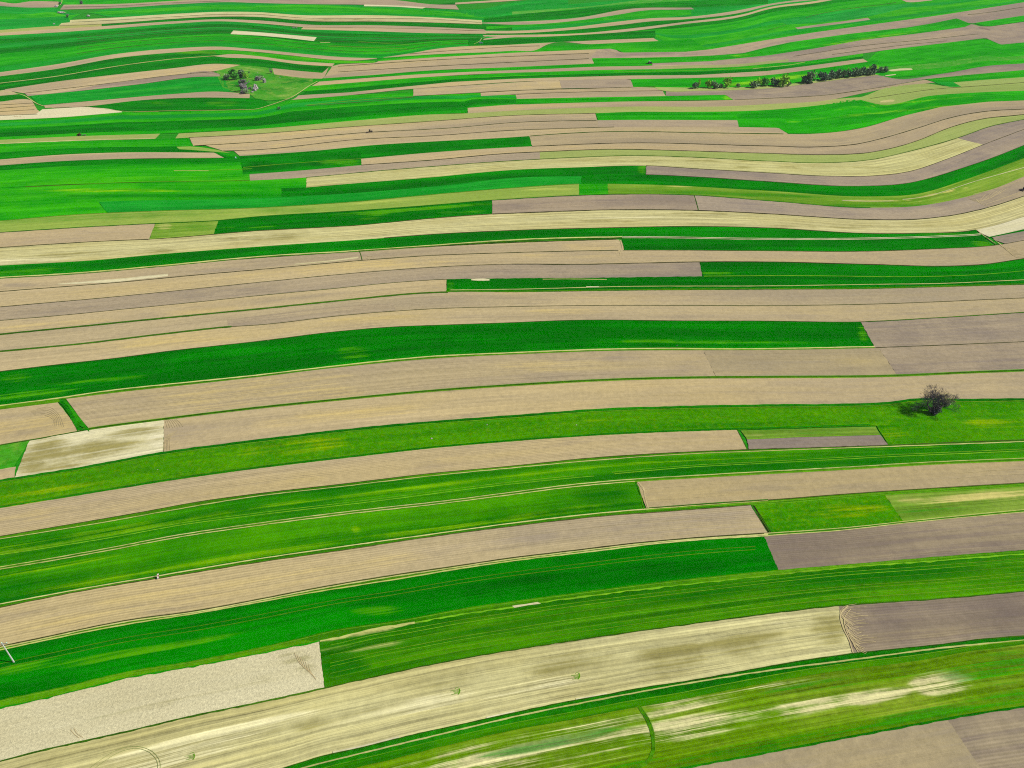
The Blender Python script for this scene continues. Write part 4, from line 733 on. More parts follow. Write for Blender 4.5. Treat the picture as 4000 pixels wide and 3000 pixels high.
F('gd', C('2000,58 2180,44 2407,22 2700,4 3000,-8'), C('2000,84 2271,66 2452,36 2705,30 3000,15'), L=(1890, 1890), R=(3000, 3000), z=1.6, t=(1.5, 1.1, 2)); F('gb', C('2407,60 2497,44 2720,40'), C('2407,76 2543,70 2720,56'), L=(2380, 2380), R=(2700, 2700), z=2.2, t=(1, 1, 1.2)); F('gb', C('2000,98 2271,80 2407,62'), C('2000,108 2271,90 2407,76'), L=(1900, 1900), R=(2420, 2420), z=1.8, t=(1.2, 1.05, 1.3))
F('br', C('1885,89 2000,86 2271,68 2452,36 2705,30'), C('1885,92 2000,97 2271,79 2407,59 2497,45 2705,37'), L=(1882, 1884), R=(2700, 2712), z=2, t=(1.12, 1.1, 1.02), p=[(0, 2100, 84, 60, 3, -.05, 1)])
F('tan', C('1895,121 2000,121 2226,108 2407,86 2543,72 2678,67 2904,37 3000,17 3240,-14'), C('1895,131 2000,131 2226,118 2407,100 2543,84 2678,76 2904,48 3000,24 3240,-6'), L=(1880, 1880), R=(3230, 3240), z=2, t=(.98, .96, .97))
F('tan', C('1850,138 2000,137 2316,127 2407,118 2678,86 2904,56 3000,30 3181,5 3240,-5'), C('1850,141 2000,146 2316,134 2407,128 2678,94 2904,64 3000,37 3181,13 3300,-8'), L=(1885, 1890), R=(3240, 3290), z=2, t=(1.02, 1.0, 1.0))
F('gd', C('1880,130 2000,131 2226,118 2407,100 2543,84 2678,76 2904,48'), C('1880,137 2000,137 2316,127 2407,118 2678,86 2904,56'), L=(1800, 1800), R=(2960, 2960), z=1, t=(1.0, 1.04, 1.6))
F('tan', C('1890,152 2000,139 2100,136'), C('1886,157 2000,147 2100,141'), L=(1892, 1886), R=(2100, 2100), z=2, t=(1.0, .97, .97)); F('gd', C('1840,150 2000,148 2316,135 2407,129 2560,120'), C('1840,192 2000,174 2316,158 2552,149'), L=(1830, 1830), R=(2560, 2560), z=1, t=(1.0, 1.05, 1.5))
# left far strips
TOPL = C('0,-45 4000,-45')
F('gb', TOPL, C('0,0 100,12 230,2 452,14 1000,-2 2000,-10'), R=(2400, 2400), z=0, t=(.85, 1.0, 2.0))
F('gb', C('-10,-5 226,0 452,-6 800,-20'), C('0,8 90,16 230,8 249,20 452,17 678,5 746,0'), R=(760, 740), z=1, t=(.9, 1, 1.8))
F('br', C('0,7 60,14 108,7 230,7'), C('0,24 108,30 226,29'), R=(230, 226), z=2, t=(1.1, 1.02, 1.0))
F('br', C('249,19 452,16 678,4 746,0 1000,-4 1320,-6 1542,1 1700,18 1777,19'), C('235,38 452,32 678,18 904,9 1000,12 1226,17 1420,19 1665,31 1793,38'), L=(249, 235), R=(1779, 1793), z=2, t=(1.12, 1.06, 1.02)); LN(C('249,29 452,24 678,11 904,4'), 1.2, 'dk', L=255, R=900, z=3, t=1.2)
F('cr', C('1425,18 1540,22 1665,29'), C('1420,25 1540,27 1650,34'), L=(1424, 1421), R=(1665, 1650), z=3, t=1.0); F('tan', C('1777,11 2000,-3 2100,-10'), C('1777,18 2000,4 2100,-4'), L=(1779, 1777), R=(2090, 2100), z=2, t=(1.0, .97, 1.0))
F('gd', C('1500,-6 1542,1 1700,17 1777,10 2000,-4'), C('1560,2 1700,18 1777,18'), L=(1540, 1545), R=(1777, 1777), z=1, t=(1.1, 1.05, 1.5))
bands(C('0,24 108,30 226,30 240,38 452,32 678,18 904,9 1000,12 1226,17 1420,20 1650,32 1793,38 1900,36'), C('0,118 226,102 268,92 280,79 452,69 678,55 859,47 1000,49 1181,60 1452,60 1678,68 1890,80'), [(.3, 'gt', (.65, 1.0, .7)), (.62, 'gb', (1.5, 1.06, 1.3)), (.78, 'gb', (.9, .98, 1.2)), (1.0, 'gt', (.75, 1.0, .7))], R=(1890, 1890), z=0)
F('gt', C('0,76 140,70 262,64'), C('0,118 226,102 272,94'), R=(266, 273), z=1, t=(.75, 1.0, .75)); F('gb', C('1000,22 1226,20 1450,30 1700,42 1850,52'), C('1000,36 1226,42 1450,46 1700,58 1850,72'), L=(1000, 1000), R=(1850, 1850), z=1.2, t=(1.3, 1.03, 1)); F('gt', C('1650,32 1793,39 1880,36 2000,10 2250,-6'), C('1650,33 1793,50 1890,68 2000,60 2250,22'), L=(1655, 1660), R=(2220, 2220), z=1.4, t=(.7, .97, .7))
F('st', C('273,79 452,69 678,55 859,47 1000,48 1181,60 1452,60 1678,68 1882,80'), C('273,88 452,79 678,66 859,57 1000,57 1181,71 1452,72 1678,75 1882,89'), L=(274, 273), R=(1882, 1882), z=2, t=(1.1, 1.1, 1.15)); 
F('st', C('230,92 273,88 452,79 678,66 859,57 1000,57 1181,71 1452,72 1678,75 1882,89'), C('230,101 397,95 678,75 859,66 1000,67 1226,84 1452,85 1678,89 1884,96'), L=(240, 230), R=(1882, 1884), z=2, t=(1.0, .97, 1.02), p=[(1, 1300, 79, 200, 4, 0, .6)]); LN(C('273,88 452,79 678,66 859,57 1000,57 1181,71 1452,72 1678,75 1882,89'), 1.4, 'dk', L=280, R=1880, z=3, t=1.1); LN(C('230,102 397,95 678,75 859,66 1000,67 1226,84 1452,85 1678,89 1884,96'), 1.4, 'dk', L=235, R=1884, z=3, t=.9)
F('ol', C('0,118 226,102 397,95'), C('0,129 226,113 397,103'), R=(397, 397), z=2, t=(1.15, 1.0, 1.0)); F('gd', C('397,95 678,75 859,66 1000,67 1226,84 1452,85 1678,89 1884,96 2000,98'), C('397,103 678,84 859,76 1000,80 1226,98 1452,99 1678,106 1895,117 2000,120'), L=(397, 397), R=(2000, 2000), z=1, t=(1.2, 1.07, 1.4))
F('tan', C('0,129 226,113 397,103 678,84 859,76 1000,80 1226,98 1452,99 1678,106 1895,116'), C('0,140 226,127 452,111 678,93 859,84 1000,91 1181,106 1452,109 1678,114 1895,122'), R=(1890, 1900), z=2, t=(1.03, .99, .98)); F('tan', C('1185,107 1452,110 1678,114 1895,122 2000,121'), C('1176,115 1452,123 1678,130 2000,133'), L=(1185, 1176), R=(1900, 1900), z=2, t=(1.03, 1.0, 1.0)); LN(C('1185,107 1452,110 1678,114 1895,122'), 1.2, 'dk', L=1190, R=1895, z=3, t=1)
F('br', C('3821,105 3850,109 3872,118'), C('3821,110 3850,116 3872,120'), (3824, 3824), (3868, 3868), z=3, t=(.7, .6, .72))
paths([(('1852,172 1862,168 1872,163 1882,150', 2), {'z': 3}), (('235,20 243,8 240,-5', 2), {'z': 3}), (('1888,148 1905,141 1925,138', 1.6), {'z': 3})], kind='pl')
for q in ('218,23 224,21 230,23', '226,46 240,46 258,49'):
    paths([((q, 3.5), {'z': 3, 't': 1.1})], kind='cr')

# ================================================================== things standing on the land
class MB:
    def __init__(s): s.v, s.f, s.mi = [], [], []
    def add(s, vs, fs, mi=0):
        o = len(s.v); s.v += [tuple(v) for v in vs]; s.f += [tuple(i + o for i in f) for f in fs]; s.mi += [mi] * len(fs)
    def box(s, c, d, mi=0, top=1.0, m=None, bev=0.0):
        x, y, z = (q / 2 for q in d)
        lv = []
        for sz, k in ((-1, 1.0), (1, top)):
            if bev:
                bx, by = min(bev, x * .45), min(bev, y * .45)
                ring = [(-x+bx, -y), (x-bx, -y), (x, -y+by), (x, y-by), (x-bx, y), (-x+bx, y), (-x, y-by), (-x, -y+by)]
            else: ring = [(-x, -y), (x, -y), (x, y), (-x, y)]
            lv.append([Vector((a * k, b_ * k, sz * z)) for a, b_ in ring])
        n = len(lv[0]); vs = lv[0] + lv[1]
        vs = [(m @ v if m else v) + Vector(c) for v in vs]
        fs = [tuple(range(n))[::-1], tuple(range(n, 2 * n))] + [(i, (i+1) % n, n + (i+1) % n, n + i) for i in range(n)]
        s.add(vs, fs, mi)
    def tube(s, pts, rs, n=6, mi=0, cap=True):
        pts = [Vector(p) for p in pts]
        if isinstance(rs, (int, float)): rs = [rs] * len(pts)
        vs = []
        for i, p in enumerate(pts):
            d = (pts[min(i+1, len(pts)-1)] - pts[max(i-1, 0)]).normalized()
            a = d.orthogonal().normalized(); b_ = d.cross(a)
            vs += [p + (a * math.cos(2*math.pi*k/n) + b_ * math.sin(2*math.pi*k/n)) * rs[i] for k in range(n)]
        fs = [(i*n+k, i*n+(k+1) % n, (i+1)*n+(k+1) % n, (i+1)*n+k) for i in range(len(pts)-1) for k in range(n)]
        if cap: fs += [tuple(range(n))[::-1], tuple(range((len(pts)-1)*n, len(pts)*n))]
        s.add(vs, fs, mi)
    def wheel(s, c, r, w, n=18, mi=0):
        # tyre with rounded shoulders and a hub hollow, axis along Y
        prof = [(.30, -.30), (.62, -.38), (.66, -.5), (.92, -.5), (1.0, -.34), (1.0, .34), (.92, .5), (.66, .5), (.62, .38), (.30, .30)]
        vs = []; m = len(prof)
        for k in range(n):
            a = 2 * math.pi * k / n
            for pr, pw in prof: vs.append((c[0] + math.cos(a) * pr * r, c[1] + pw * w, c[2] + math.sin(a) * pr * r))
        fs = [(k*m+j, k*m+j+1, ((k+1) % n)*m+j+1, ((k+1) % n)*m+j) for k in range(n) for j in range(m-1)]
        s.add(vs, fs, mi)
    def build(s, name, mats, parent=None, smooth=False):
        me = bpy.data.meshes.new(name); me.from_pydata([tuple(v) for v in s.v], [], s.f)
        if not isinstance(mats, (list, tuple)): mats = [mats]
        for m in mats: me.materials.append(m)
        if len(mats) > 1: me.polygons.foreach_set('material_index', s.mi)
        if smooth: me.polygons.foreach_set('use_smooth', [True] * len(me.polygons))
        me.update()
        bm = bmesh.new(); bm.from_mesh(me)
        if len(me.polygons) < 4000: bmesh.ops.recalc_face_normals(bm, faces=bm.faces)
        bm.to_mesh(me); bm.free()
        o = bpy.data.objects.new(name, me); COL.objects.link(o)
        if parent: o.parent = parent
        return o

def tag(o, label, cat, group=None):
    o['label'] = label; o['category'] = cat
    if group: o['group'] = group
    return o
def empty(name, loc, rz=0, s=1.0):
    o = bpy.data.objects.new(name, None); o.location = loc; o.rotation_euler = (0, 0, rz); o.scale = (s, s, s); o.empty_display_size = .5
    COL.objects.link(o); return o

P = {
 'bark': plain_mat('dark_bark', (108, 96, 90), .9, .3, 2.0), 'twig': plain_mat('bare_twigs', (118, 108, 116), .9, .25, 1.0, c2=(86, 78, 86)),
 'bud': plain_mat('fresh_buds', (196, 200, 84), .9, .2, 1.0, c2=(160, 176, 66)),
 'lime': plain_mat('young_yellow_leaves', (170, 222, 40), .9, .2, .35, c2=(110, 190, 34)), 'leaf': plain_mat('green_leaves', (84, 178, 30), .9, .2, .35, c2=(46, 130, 34)),
 'grey': plain_mat('grey_green_leaves', (146, 178, 116), .9, .2, .35, c2=(108, 140, 98)), 'dleaf': plain_mat('dark_leaves', (108, 144, 96), .9, .2, .35, c2=(80, 110, 82)),
 'rock': plain_mat('limestone', (206, 196, 190), .95, .2, .8, c2=(140, 130, 134)), 'rockd': plain_mat('weathered_rock', (150, 140, 140), .95, .2, .7, c2=(104, 98, 104)),
 'conc': plain_mat('pole_concrete', (226, 226, 220), .8, .08, 4), 'steel': plain_mat('galvanised_steel', (170, 178, 176), .5, .1, 5, metal=.6), 'porc': plain_mat('glass_insulator', (196, 232, 205), .25, .05, 5),
 'tyre': plain_mat('tyre_rubber', (44, 42, 42), .9, .2, 6), 'rim': plain_mat('wheel_rim', (190, 170, 60), .5, .1, 6), 'rimw': plain_mat('pale_wheel_rim', (200, 200, 196), .5, .1, 6),
 'dark': plain_mat('dark_paint', (52, 46, 58), .45, .1, 4), 'blue': plain_mat('navy_paint', (34, 44, 92), .4, .1, 4), 'redb': plain_mat('faded_red_paint', (128, 56, 40), .6, .15, 4), 'white': plain_mat('white_paint', (236, 238, 238), .4, .04, 4),
 'glass': plain_mat('dark_glass', (40, 56, 66), .12, .05, 4, spec=.6), 'green': plain_mat('green_machine_paint', (92, 176, 100), .5, .1, 4), 'car': plain_mat('blue_grey_paint', (112, 138, 168), .3, .05, 3, spec=.5),
 'rust': plain_mat('rusty_iron', (96, 78, 66), .8, .2, 6), 'skin': plain_mat('skin', (214, 168, 140), .6, .05, 8), 'cloth': plain_mat('white_cotton', (240, 238, 244), .9, .05, 8), 'maroon': plain_mat('maroon_cloth', (112, 34, 44), .9, .1, 8),
 'jean': plain_mat('pale_trousers', (206, 190, 190), .9, .1, 8), 'hair': plain_mat('brown_hair', (70, 50, 40), .8, .1, 8), 'blueb': plain_mat('pale_blue_plastic', (170, 214, 220), .5, .05, 5),
}

# ---------------------------------------------------------------- trees and bushes
def crown_mesh(rnd, rx, rz, n, leaf, lobes, cz):
    """leaf clumps spread through an uneven crown"""
    L_ = []
    for _ in range(lobes):
        a = rnd.uniform(0, 6.28); r = rnd.uniform(.1, .52); h = rnd.uniform(-.5, .55)
        L_.append((Vector((math.cos(a) * rx * r, math.sin(a) * rx * r, cz + h * rz)), rnd.uniform(.42, .62)))
    vs, fs = [], []
    for i in range(n):
        c, k = L_[rnd.randrange(lobes)]
        d = Vector((rnd.gauss(0, 1), rnd.gauss(0, 1), rnd.gauss(0, 1))).normalized() * (rnd.random() ** .45)
        p = c + Vector((d.x * rx * k, d.y * rx * k, d.z * rz * k * 1.05))
        if p.z < .1: p.z = .1 + rnd.random() * .4
        t = Vector((rnd.gauss(0, 1), rnd.gauss(0, 1), rnd.gauss(0, .8))).normalized(); b_ = t.orthogonal().normalized()
        q = Matrix.Rotation(rnd.uniform(0, 6.28), 3, t) @ b_; s_ = leaf * rnd.uniform(.6, 1.35); w_ = t.cross(q) * s_ * .62; q = q * s_
        o = len(vs); vs += [p - q, p + w_, p + q * .9, p - w_]; fs.append((o, o+1, o+2, o+3))
    return vs, fs

def leafy(name, px, ybase, ytop, wpx, mat, label, cat, group, seed, n=260, trunk=True, grey_n=None):
    rnd = random.Random(seed); mp = m_per_px(px, ybase); base = gp(px, ybase, -.05)
    dep = math.atan2(CAM_H - base.z, math.hypot(base.x, base.y))
    h = (ybase - ytop) * mp / math.cos(dep) * .98; w_ = wpx * mp
    root = empty(name, base, rnd.uniform(0, 6.28)); tag(root, label, cat, group)
    vs, fs = crown_mesh(rnd, w_ * .66, h * .56, n, max(.16, w_ * .105), 8 if wpx > 12 else 5, h * .54)
    m = MB(); m.add(vs, fs); m.build('crown', P[mat], root)
    t = MB(); k = 3
    for i in range(k):
        a = rnd.uniform(0, 6.28); r = w_ * .22
        t.tube([(math.cos(a)*.1, math.sin(a)*.1, -.3), (math.cos(a)*r*.4, math.sin(a)*r*.4, h*.3), (math.cos(a)*r, math.sin(a)*r, h*.75)], [w_*.03+.05, w_*.02+.04, .03], 5)
    t.build('trunk', P['bark'], root)
    return root

hz = [(95,230,288,60,'dleaf'),(132,190,280,28,'lime'),(230,200,280,70,'lime'),(300,218,288,65,'grey'),(362,230,278,50,'grey'),(422,178,278,72,'lime'),
      (545,232,275,40,'grey'),(718,215,280,82,'grey'),(768,185,262,50,'lime'),(825,185,260,80,'leaf'),(945,190,262,80,'dleaf'),(1010,148,270,95,'lime'),(1078,215,262,42,'grey'),
      (1262,165,230,90,'dleaf'),(1315,118,235,82,'grey'),(1450,125,200,95,'dleaf'),(1525,100,192,74,'dleaf'),(1600,90,178,84,'grey'),(1655,95,172,60,'dleaf'),(1697,58,150,26,'lime'),
      (1722,100,168,70,'dleaf'),(1790,75,155,84,'grey'),(1850,75,150,74,'dleaf'),(1905,70,148,66,'grey'),(1965,45,142,78,'dleaf'),(2045,60,115,62,'grey'),(2095,55,115,52,'dleaf')]
hl_ = ['low dark bush at the left tip of the hedgerow', 'slim yellow shrub beside the leftmost dark bush of the hedgerow', 'yellow-green bushy tree, third from the left in the hedgerow',
 'rounded grey bush between the third yellow tree and a small bush', 'small grey-green bush just before the second tall yellow tree', 'taller yellow-green tree ending the left clump of the hedgerow',
 'tiny lone grey shrub in the gap between the two left clumps', 'grey bush starting the middle clump of the hedgerow', 'yellow sapling right behind the grey bush of the middle clump', 'mid green tree in the middle of the middle clump',
 'dark low tree left of the biggest yellow-green tree', 'biggest yellow-green round tree at the right of the middle clump', 'small grey shrub leaning on the biggest yellow-green tree',
 'dark wide bush, left half of the lone pair in the gap', 'tall grey-green bush, right half of the lone pair in the gap', 'dark tree starting the long dense row on its left', 'second dark tree of the long dense row',
 'grey-green tree, third in the long dense row', 'narrow dark tree just left of the bright yellow sapling', 'bright yellow sapling rising in the long dense row', 'dark tree just right of the bright yellow sapling',
 'grey-green tree, second right of the bright yellow sapling', 'dark tree, third right of the bright yellow sapling', 'grey tree just left of the tallest dark tree', 'tallest dark tree near the right end of the long row',
 'grey-green bush first beyond the tallest dark tree', 'last dark bush at the right tip of the hedgerow']
for i, ((X_, t_, b_, w_, m_), lb) in enumerate(zip(hz, hl_)):
    leafy('hedgerow_tree' if b_ - t_ > 62 else 'hedgerow_bush', 2680 + X_ / 2.697, 240 + b_ / 2.697, 240 + t_ / 2.697, w_ / 2.697 * 1.2, m_, lb, 'tree' if b_ - t_ > 62 else 'bush', 'trees and bushes of the hedgerow', 100 + i, n=330)
def hillp(X_, Y_): return 840 + X_ / 8.296, 240 + Y_ / 8.296
for i, (X_, t_, b_, w_, m_, n_, nm, lb) in enumerate([
   (640,270,600,230,'leaf',420,'green_tree','bright green bushy tree on the left of the rocky hill'), (865,310,550,210,'dleaf',380,'green_tree','dark green tree right of the bright one on the rocky hill'),
   (1000,350,545,140,'lime',220,'yellow_bush','yellow-green bush at the right end of the hill thicket'), (390,420,570,250,'grey',110,'sparse_shrub','sparse grey shrub left of the hill thicket'),
   (1825,250,390,90,'twig',120,'bare_shrub','bare grey shrub by the tan field right of the rocky hill'), (1100,315,372,70,'dleaf',80,'dark_shrub','small dark shrub right behind the hill thicket'),
   (930,590,800,240,'twig',100,'bare_shrub','bare shrub growing on top of the tallest rock'), (1000,890,1050,170,'grey',150,'grey_shrub','grey-green shrub at the foot of the tallest rock'),
   (1480,440,600,180,'grey',140,'grey_shrub','grey shrub growing over the upper right outcrop'), (1120,820,900,120,'twig',80,'bare_shrub','low bare shrub between the two lower outcrops')]):
    x_, yb = hillp(X_, b_); leafy(nm, x_, yb, 240 + t_ / 8.296, w_ / 8.296 * 1.25, m_, lb, 'tree' if 'tree' in nm else 'shrub', None, 300 + i, n=n_)
for i, (X_, t_, b_, w_, lb, nm) in enumerate([(895,18,102,95,'small dark round tree by the tan strip at the top left','dark_tree'), (345,42,104,75,'dark bush beside a pale stone at a strip end','dark_bush'), (545,355,436,88,'dark bush in green crop below the pale rock patch','dark_bush')]):
    leafy(nm, 180 + X_ / 6.35, b_ / 6.35, t_ / 6.35, w_ / 6.35, 'dleaf' if i else 'twig', lb, 'tree' if i == 0 else 'bush', None, 340 + i, n=190)
leafy('dark_bush', 1091, 427, 416, 16, 'dleaf', 'small dark bush beside the dirt path below the hill', 'bush', None, 350, n=110)

def rock(px, ybase, hpx, wpx, mat, label, seed, name='limestone_rock', group=None, lumps=4):
    rnd = random.Random(seed); mp = m_per_px(px, ybase); base = gp(px, ybase, -.15)
    dep = math.atan2(CAM_H - base.z, math.hypot(base.x, base.y)); h = hpx * mp / math.cos(dep); w_ = wpx * mp
    bm = bmesh.new()
    bmesh.ops.create_icosphere(bm, subdivisions=4, radius=1)
    from mathutils import noise as mn
    off = Vector((seed * 3.1, seed * 1.7, 0))
    for v in bm.verts:
        p = v.co.copy(); k = 1 + .38 * mn.noise(p * 1.3 + off) + .26 * mn.noise(p * 2.9 + off) + .16 * mn.noise(p * 6 + off)
        cr = abs(mn.noise(Vector((p.x * 2.2, p.y * 2.2, p.z * .7)) + off)); k -= .22 * max(0, .16 - cr) / .16
        v.co = Vector((p.x * k * w_ * .5, p.y * k * w_ * .42, max(p.z * k * h * .62 + h * .36, -h * .12)))
    me = bpy.data.meshes.new(name); bm.to_mesh(me); bm.free(); me.materials.append(P[mat])
    o = bpy.data.objects.new(name, me); o.location = base; COL.objects.link(o); return tag(o, label, 'rock', group)
for i, (X_, Y_, h_, w_, m_, lb) in enumerate([(945,965,250,220,'rockd','tallest jagged grey rock of the hill outcrops'), (1320,905,160,150,'rock','pale rounded rock at the back of the right outcrop'), (1285,960,130,130,'rock','pale rock in front of the right outcrop'),
   (1210,1005,45,80,'rock','low flat stone at the foot of the right outcrop'), (1400,615,130,190,'rockd','broad dark rock of the upper right outcrop'), (1610,690,150,100,'rock','white-faced rock at the right end of the upper outcrop'),
   (890,1035,90,150,'rockd','dark low rock under the tallest rock'), (1375,380,22,45,'rock','small white stone on the pasture behind the outcrops'), (2105,522,16,50,'rock','tiny white stone right of the upper outcrop')]):
    x_, y_ = hillp(X_, Y_); rock(x_, y_, h_ / 8.296, w_ / 8.296, m_, lb, 20 + i)
for i, (x_, y_, h_, w_, lb) in enumerate([(221, 27, 6, 12, 'pale stone at the left strip end of the top left corner'), (238, 51.5, 6, 22, 'long white rock in the light green band top left'), (346, 64, 6, 12, 'grey stone alone in the green band right of the bush'),
   (212, 95, 4, 8, 'small white stone at the end of the green-straw strip'), (237, 15.5, 4, 7, 'small pale stone at the foot of the dark bush'), (1147, 110, 4, 10, 'dark left stone in the hollow above the far tan strip'), (1158, 111, 4, 9, 'dark right stone in the hollow above the far tan strip')]):
    rock(x_, y_, h_, w_, 'rockd' if 'dark' in lb[:5] else 'rock', lb, 60 + i, name='field_stone')
for i, (x_, y_, w_, lb) in enumerate([(2252, 1661, 6, 'white stone in the meadow, the biggest of its middle part'), (2185, 1664, 4, 'small white stone left of the biggest meadow stone'), (3773, 1643, 4, 'white stone in the meadow right of the bare tree'),
   (2166, 1685, 4, 'white stone nearest the ridged soil in the meadow'), (529, 1893, 5, 'pale stone on the lower edge of the long meadow'), (1686, 1714, 8, 'flat pale stone patch in the middle of the long meadow'), (2644, 1351, 6, 'dark stone in the big green field'), (616, 1835, 5, 'white stone deep in the left part of the meadow'),
   (1903, 1660, 6, 'pale stone near the top edge of the meadow')]):
    rock(x_, y_, w_ * .6, w_, 'rockd' if 'dark' in lb[:5] else 'rock', lb, 80 + i, name='field_stone')

# ---------------------------------------------------------------- the lone leafless tree
def bare_tree():
    rnd = random.Random(11); base = gp(3642, 1612, -.1)
    root = empty('bare_tree', base); tag(root, 'big leafless tree casting a long shadow on the green meadow', 'tree')
    trunk, limbs, twigs, tips = MB(), MB(), MB(), []
    def grow(p, d, L, r, lvl):
        n = 3; pts = [p]; rs = [r]; q = p.copy(); dd = d.copy()
        for i in range(n):
            dd = (dd + Vector((rnd.gauss(0, .16), rnd.gauss(0, .16), rnd.gauss(0, .10) + .05))).normalized()
            q = q + dd * L / n; pts.append(q.copy()); rs.append(max(r * (1 - .38 * (i + 1) / n), .017))
        (trunk if lvl == 0 else limbs if lvl < 3 else twigs).tube(pts, rs, 7 if lvl < 2 else (4 if lvl < 4 else 3), cap=False)
        if lvl >= 6: tips.append((q, dd)); return
        k = 3
        for j in range(k):
            ax = Vector((rnd.gauss(0, 1), rnd.gauss(0, 1), rnd.gauss(0, .6))).normalized()
            nd = (Matrix.Rotation(rnd.uniform(.30, .88), 3, ax) @ dd)
            nd.z += .10 if lvl < 3 else -.02; nd.normalize()
            st = pts[-1] if j == 0 or lvl == 0 else pts[-2].lerp(pts[-1], rnd.random())
            grow(st, nd, L * rnd.uniform(.66, .86), rs[-1] * (.86 if j == 0 else .66), lvl + 1)
    for a, tilt, L in ((0.3, .12, 3.0), (2.4, .75, 2.6), (5.9, .72, 2.8), (4.2, .6, 2.5), (1.2, .7, 2.4), (3.2, .35, 2.6), (0.0, .9, 2.2)):
        d = Vector((math.cos(a) * tilt, math.sin(a) * tilt, 1)).normalized()
        grow(Vector((math.cos(a) * .25, math.sin(a) * .25, 0)), d, L, .36, 0)
    trunk.build('trunk', P['bark'], root, True); limbs.build('limbs', P['bark'], root, True); twigs.build('twigs', P['twig'], root)
    bud = MB()
    for q, dd in tips:
        for _ in range(1):
            if rnd.random() < (.55 if q.x > 2.2 else .10):
                c = q + Vector((rnd.gauss(0, .3), rnd.gauss(0, .3), rnd.gauss(0, .3))); t = Vector((rnd.gauss(0, 1), rnd.gauss(0, 1), rnd.gauss(0, 1))).normalized() * .09; u_ = t.orthogonal().normalized() * .06
                bud.add([c - t, c + u_, c + t, c - u_], [(0, 1, 2, 3)])
    bud.build('buds', P['bud'], root)
    zs = [q.z for q, _ in tips]; rr = [math.hypot(q.x, q.y) for q, _ in tips]
    print('TREE tips', len(tips), 'height', max(zs), 'radius', max(rr)); return root, max(zs)
bt, hmax = bare_tree(); bt.scale = (11.8 / hmax * 1.14, 11.8 / hmax * 1.14, 11.8 / hmax)
for i, (x_, y_, t_, w_, mt_, lb) in enumerate([(3655, 1618, 1588, 30, 'twig', 'tangled bare shrub at the foot of the big leafless tree'), (3685, 1582, 1562, 34, 'grey', 'low green-grey shrub behind the trunk of the leafless tree')]):
    leafy('undergrowth_shrub', x_, y_, t_, w_, mt_, lb, 'shrub', None, 400 + i, n=420)

# ---------------------------------------------------------------- power pole
def pole():
    base = gp(55, 2587, -.2); root = empty('power_pole', base, math.radians(10)); tag(root, 'pale concrete power pole with insulators standing in dark wheat', 'pole')
    H = 8.0; b_ = MB(); b_.box((0, 0, H / 2), (.32, .26, H), top=.6, bev=.05); b_.build('pole', P['conc'], root)
    a = MB(); a.box((0, .22, H - .55), (2.0, .10, .12)); a.box((0, .16, H - .9), (.08, .06, .7)); a.box((0, 0, H - .2), (.36, .5, .06)); a.build('crossarm', P['steel'], root)
    for x_, z_ in ((-.92, H - .48), (.92, H - .48), (0, H + .02)):
        i_ = MB(); yo = .22 if x_ else 0
        i_.tube([(x_, yo, z_), (x_, yo, z_ + .1), (x_, yo, z_ + .12), (x_, yo, z_ + .2), (x_, yo, z_ + .22), (x_, yo, z_ + .3), (x_, yo, z_ + .36)], [.03, .03, .13, .11, .13, .09, .04], 10); i_.build('insulator', P['porc'], root)
pole()

# ---------------------------------------------------------------- farm machines
def tractor(px, py, rz, body, label, cab='body', s=1.0, driver=True):
    root = empty('tractor', gp(px, py, .12), rz, s); tag(root, label, 'tractor')
    h = MB(); h.box((.95, 0, 1.12), (1.7, .72, .62), top=.9, bev=.12); h.box((1.78, 0, 1.02), (.12, .66, .6), bev=.05); h.box((.3, 0, .72), (2.6, .5, .3), bev=.05); h.tube([(1.2, .2, 1.4), (1.2, .2, 2.1)], .05, 8)
    h.build('body', P[body], root)
    c = MB(); c.box((-.45, 0, 1.75), (1.1, 1.15, .95), top=.9, bev=.1); c.build('cab', P['glass'], root)
    r_ = MB(); r_.box((-.45, 0, 2.29), (1.28, 1.3, .14), top=.93, bev=.12); r_.build('cab_roof', P['white' if cab == 'white' else body], root)
    for sy in (-1, 1):
        f = MB(); f.tube([(-1.25, sy*.78, 1.2), (-1.05, sy*.78, 1.5), (-.65, sy*.78, 1.58), (-.2, sy*.78, 1.3)], .13, 6); f.build('fender', P[body], root)
        w_ = MB(); w_.wheel((-.65, sy * .8, .78), .78, .42); wo = w_.build('wheel', P['tyre'], root); q = MB(); q.tube([(-.65, sy*.62, .78), (-.65, sy*.93, .78)], .36, 12); q.build('rim', P['rim'], wo)
        w_ = MB(); w_.wheel((1.35, sy * .68, .46), .46, .26); wo = w_.build('wheel', P['tyre'], root); q = MB(); q.tube([(1.35, sy*.56, .46), (1.35, sy*.78, .46)], .2, 12); q.build('rim', P['rim'], wo)
    hl = MB(); hl.box((1.85, 0, 1.15), (.03, .5, .14)); hl.build('headlight', P['white'], root)
    return root
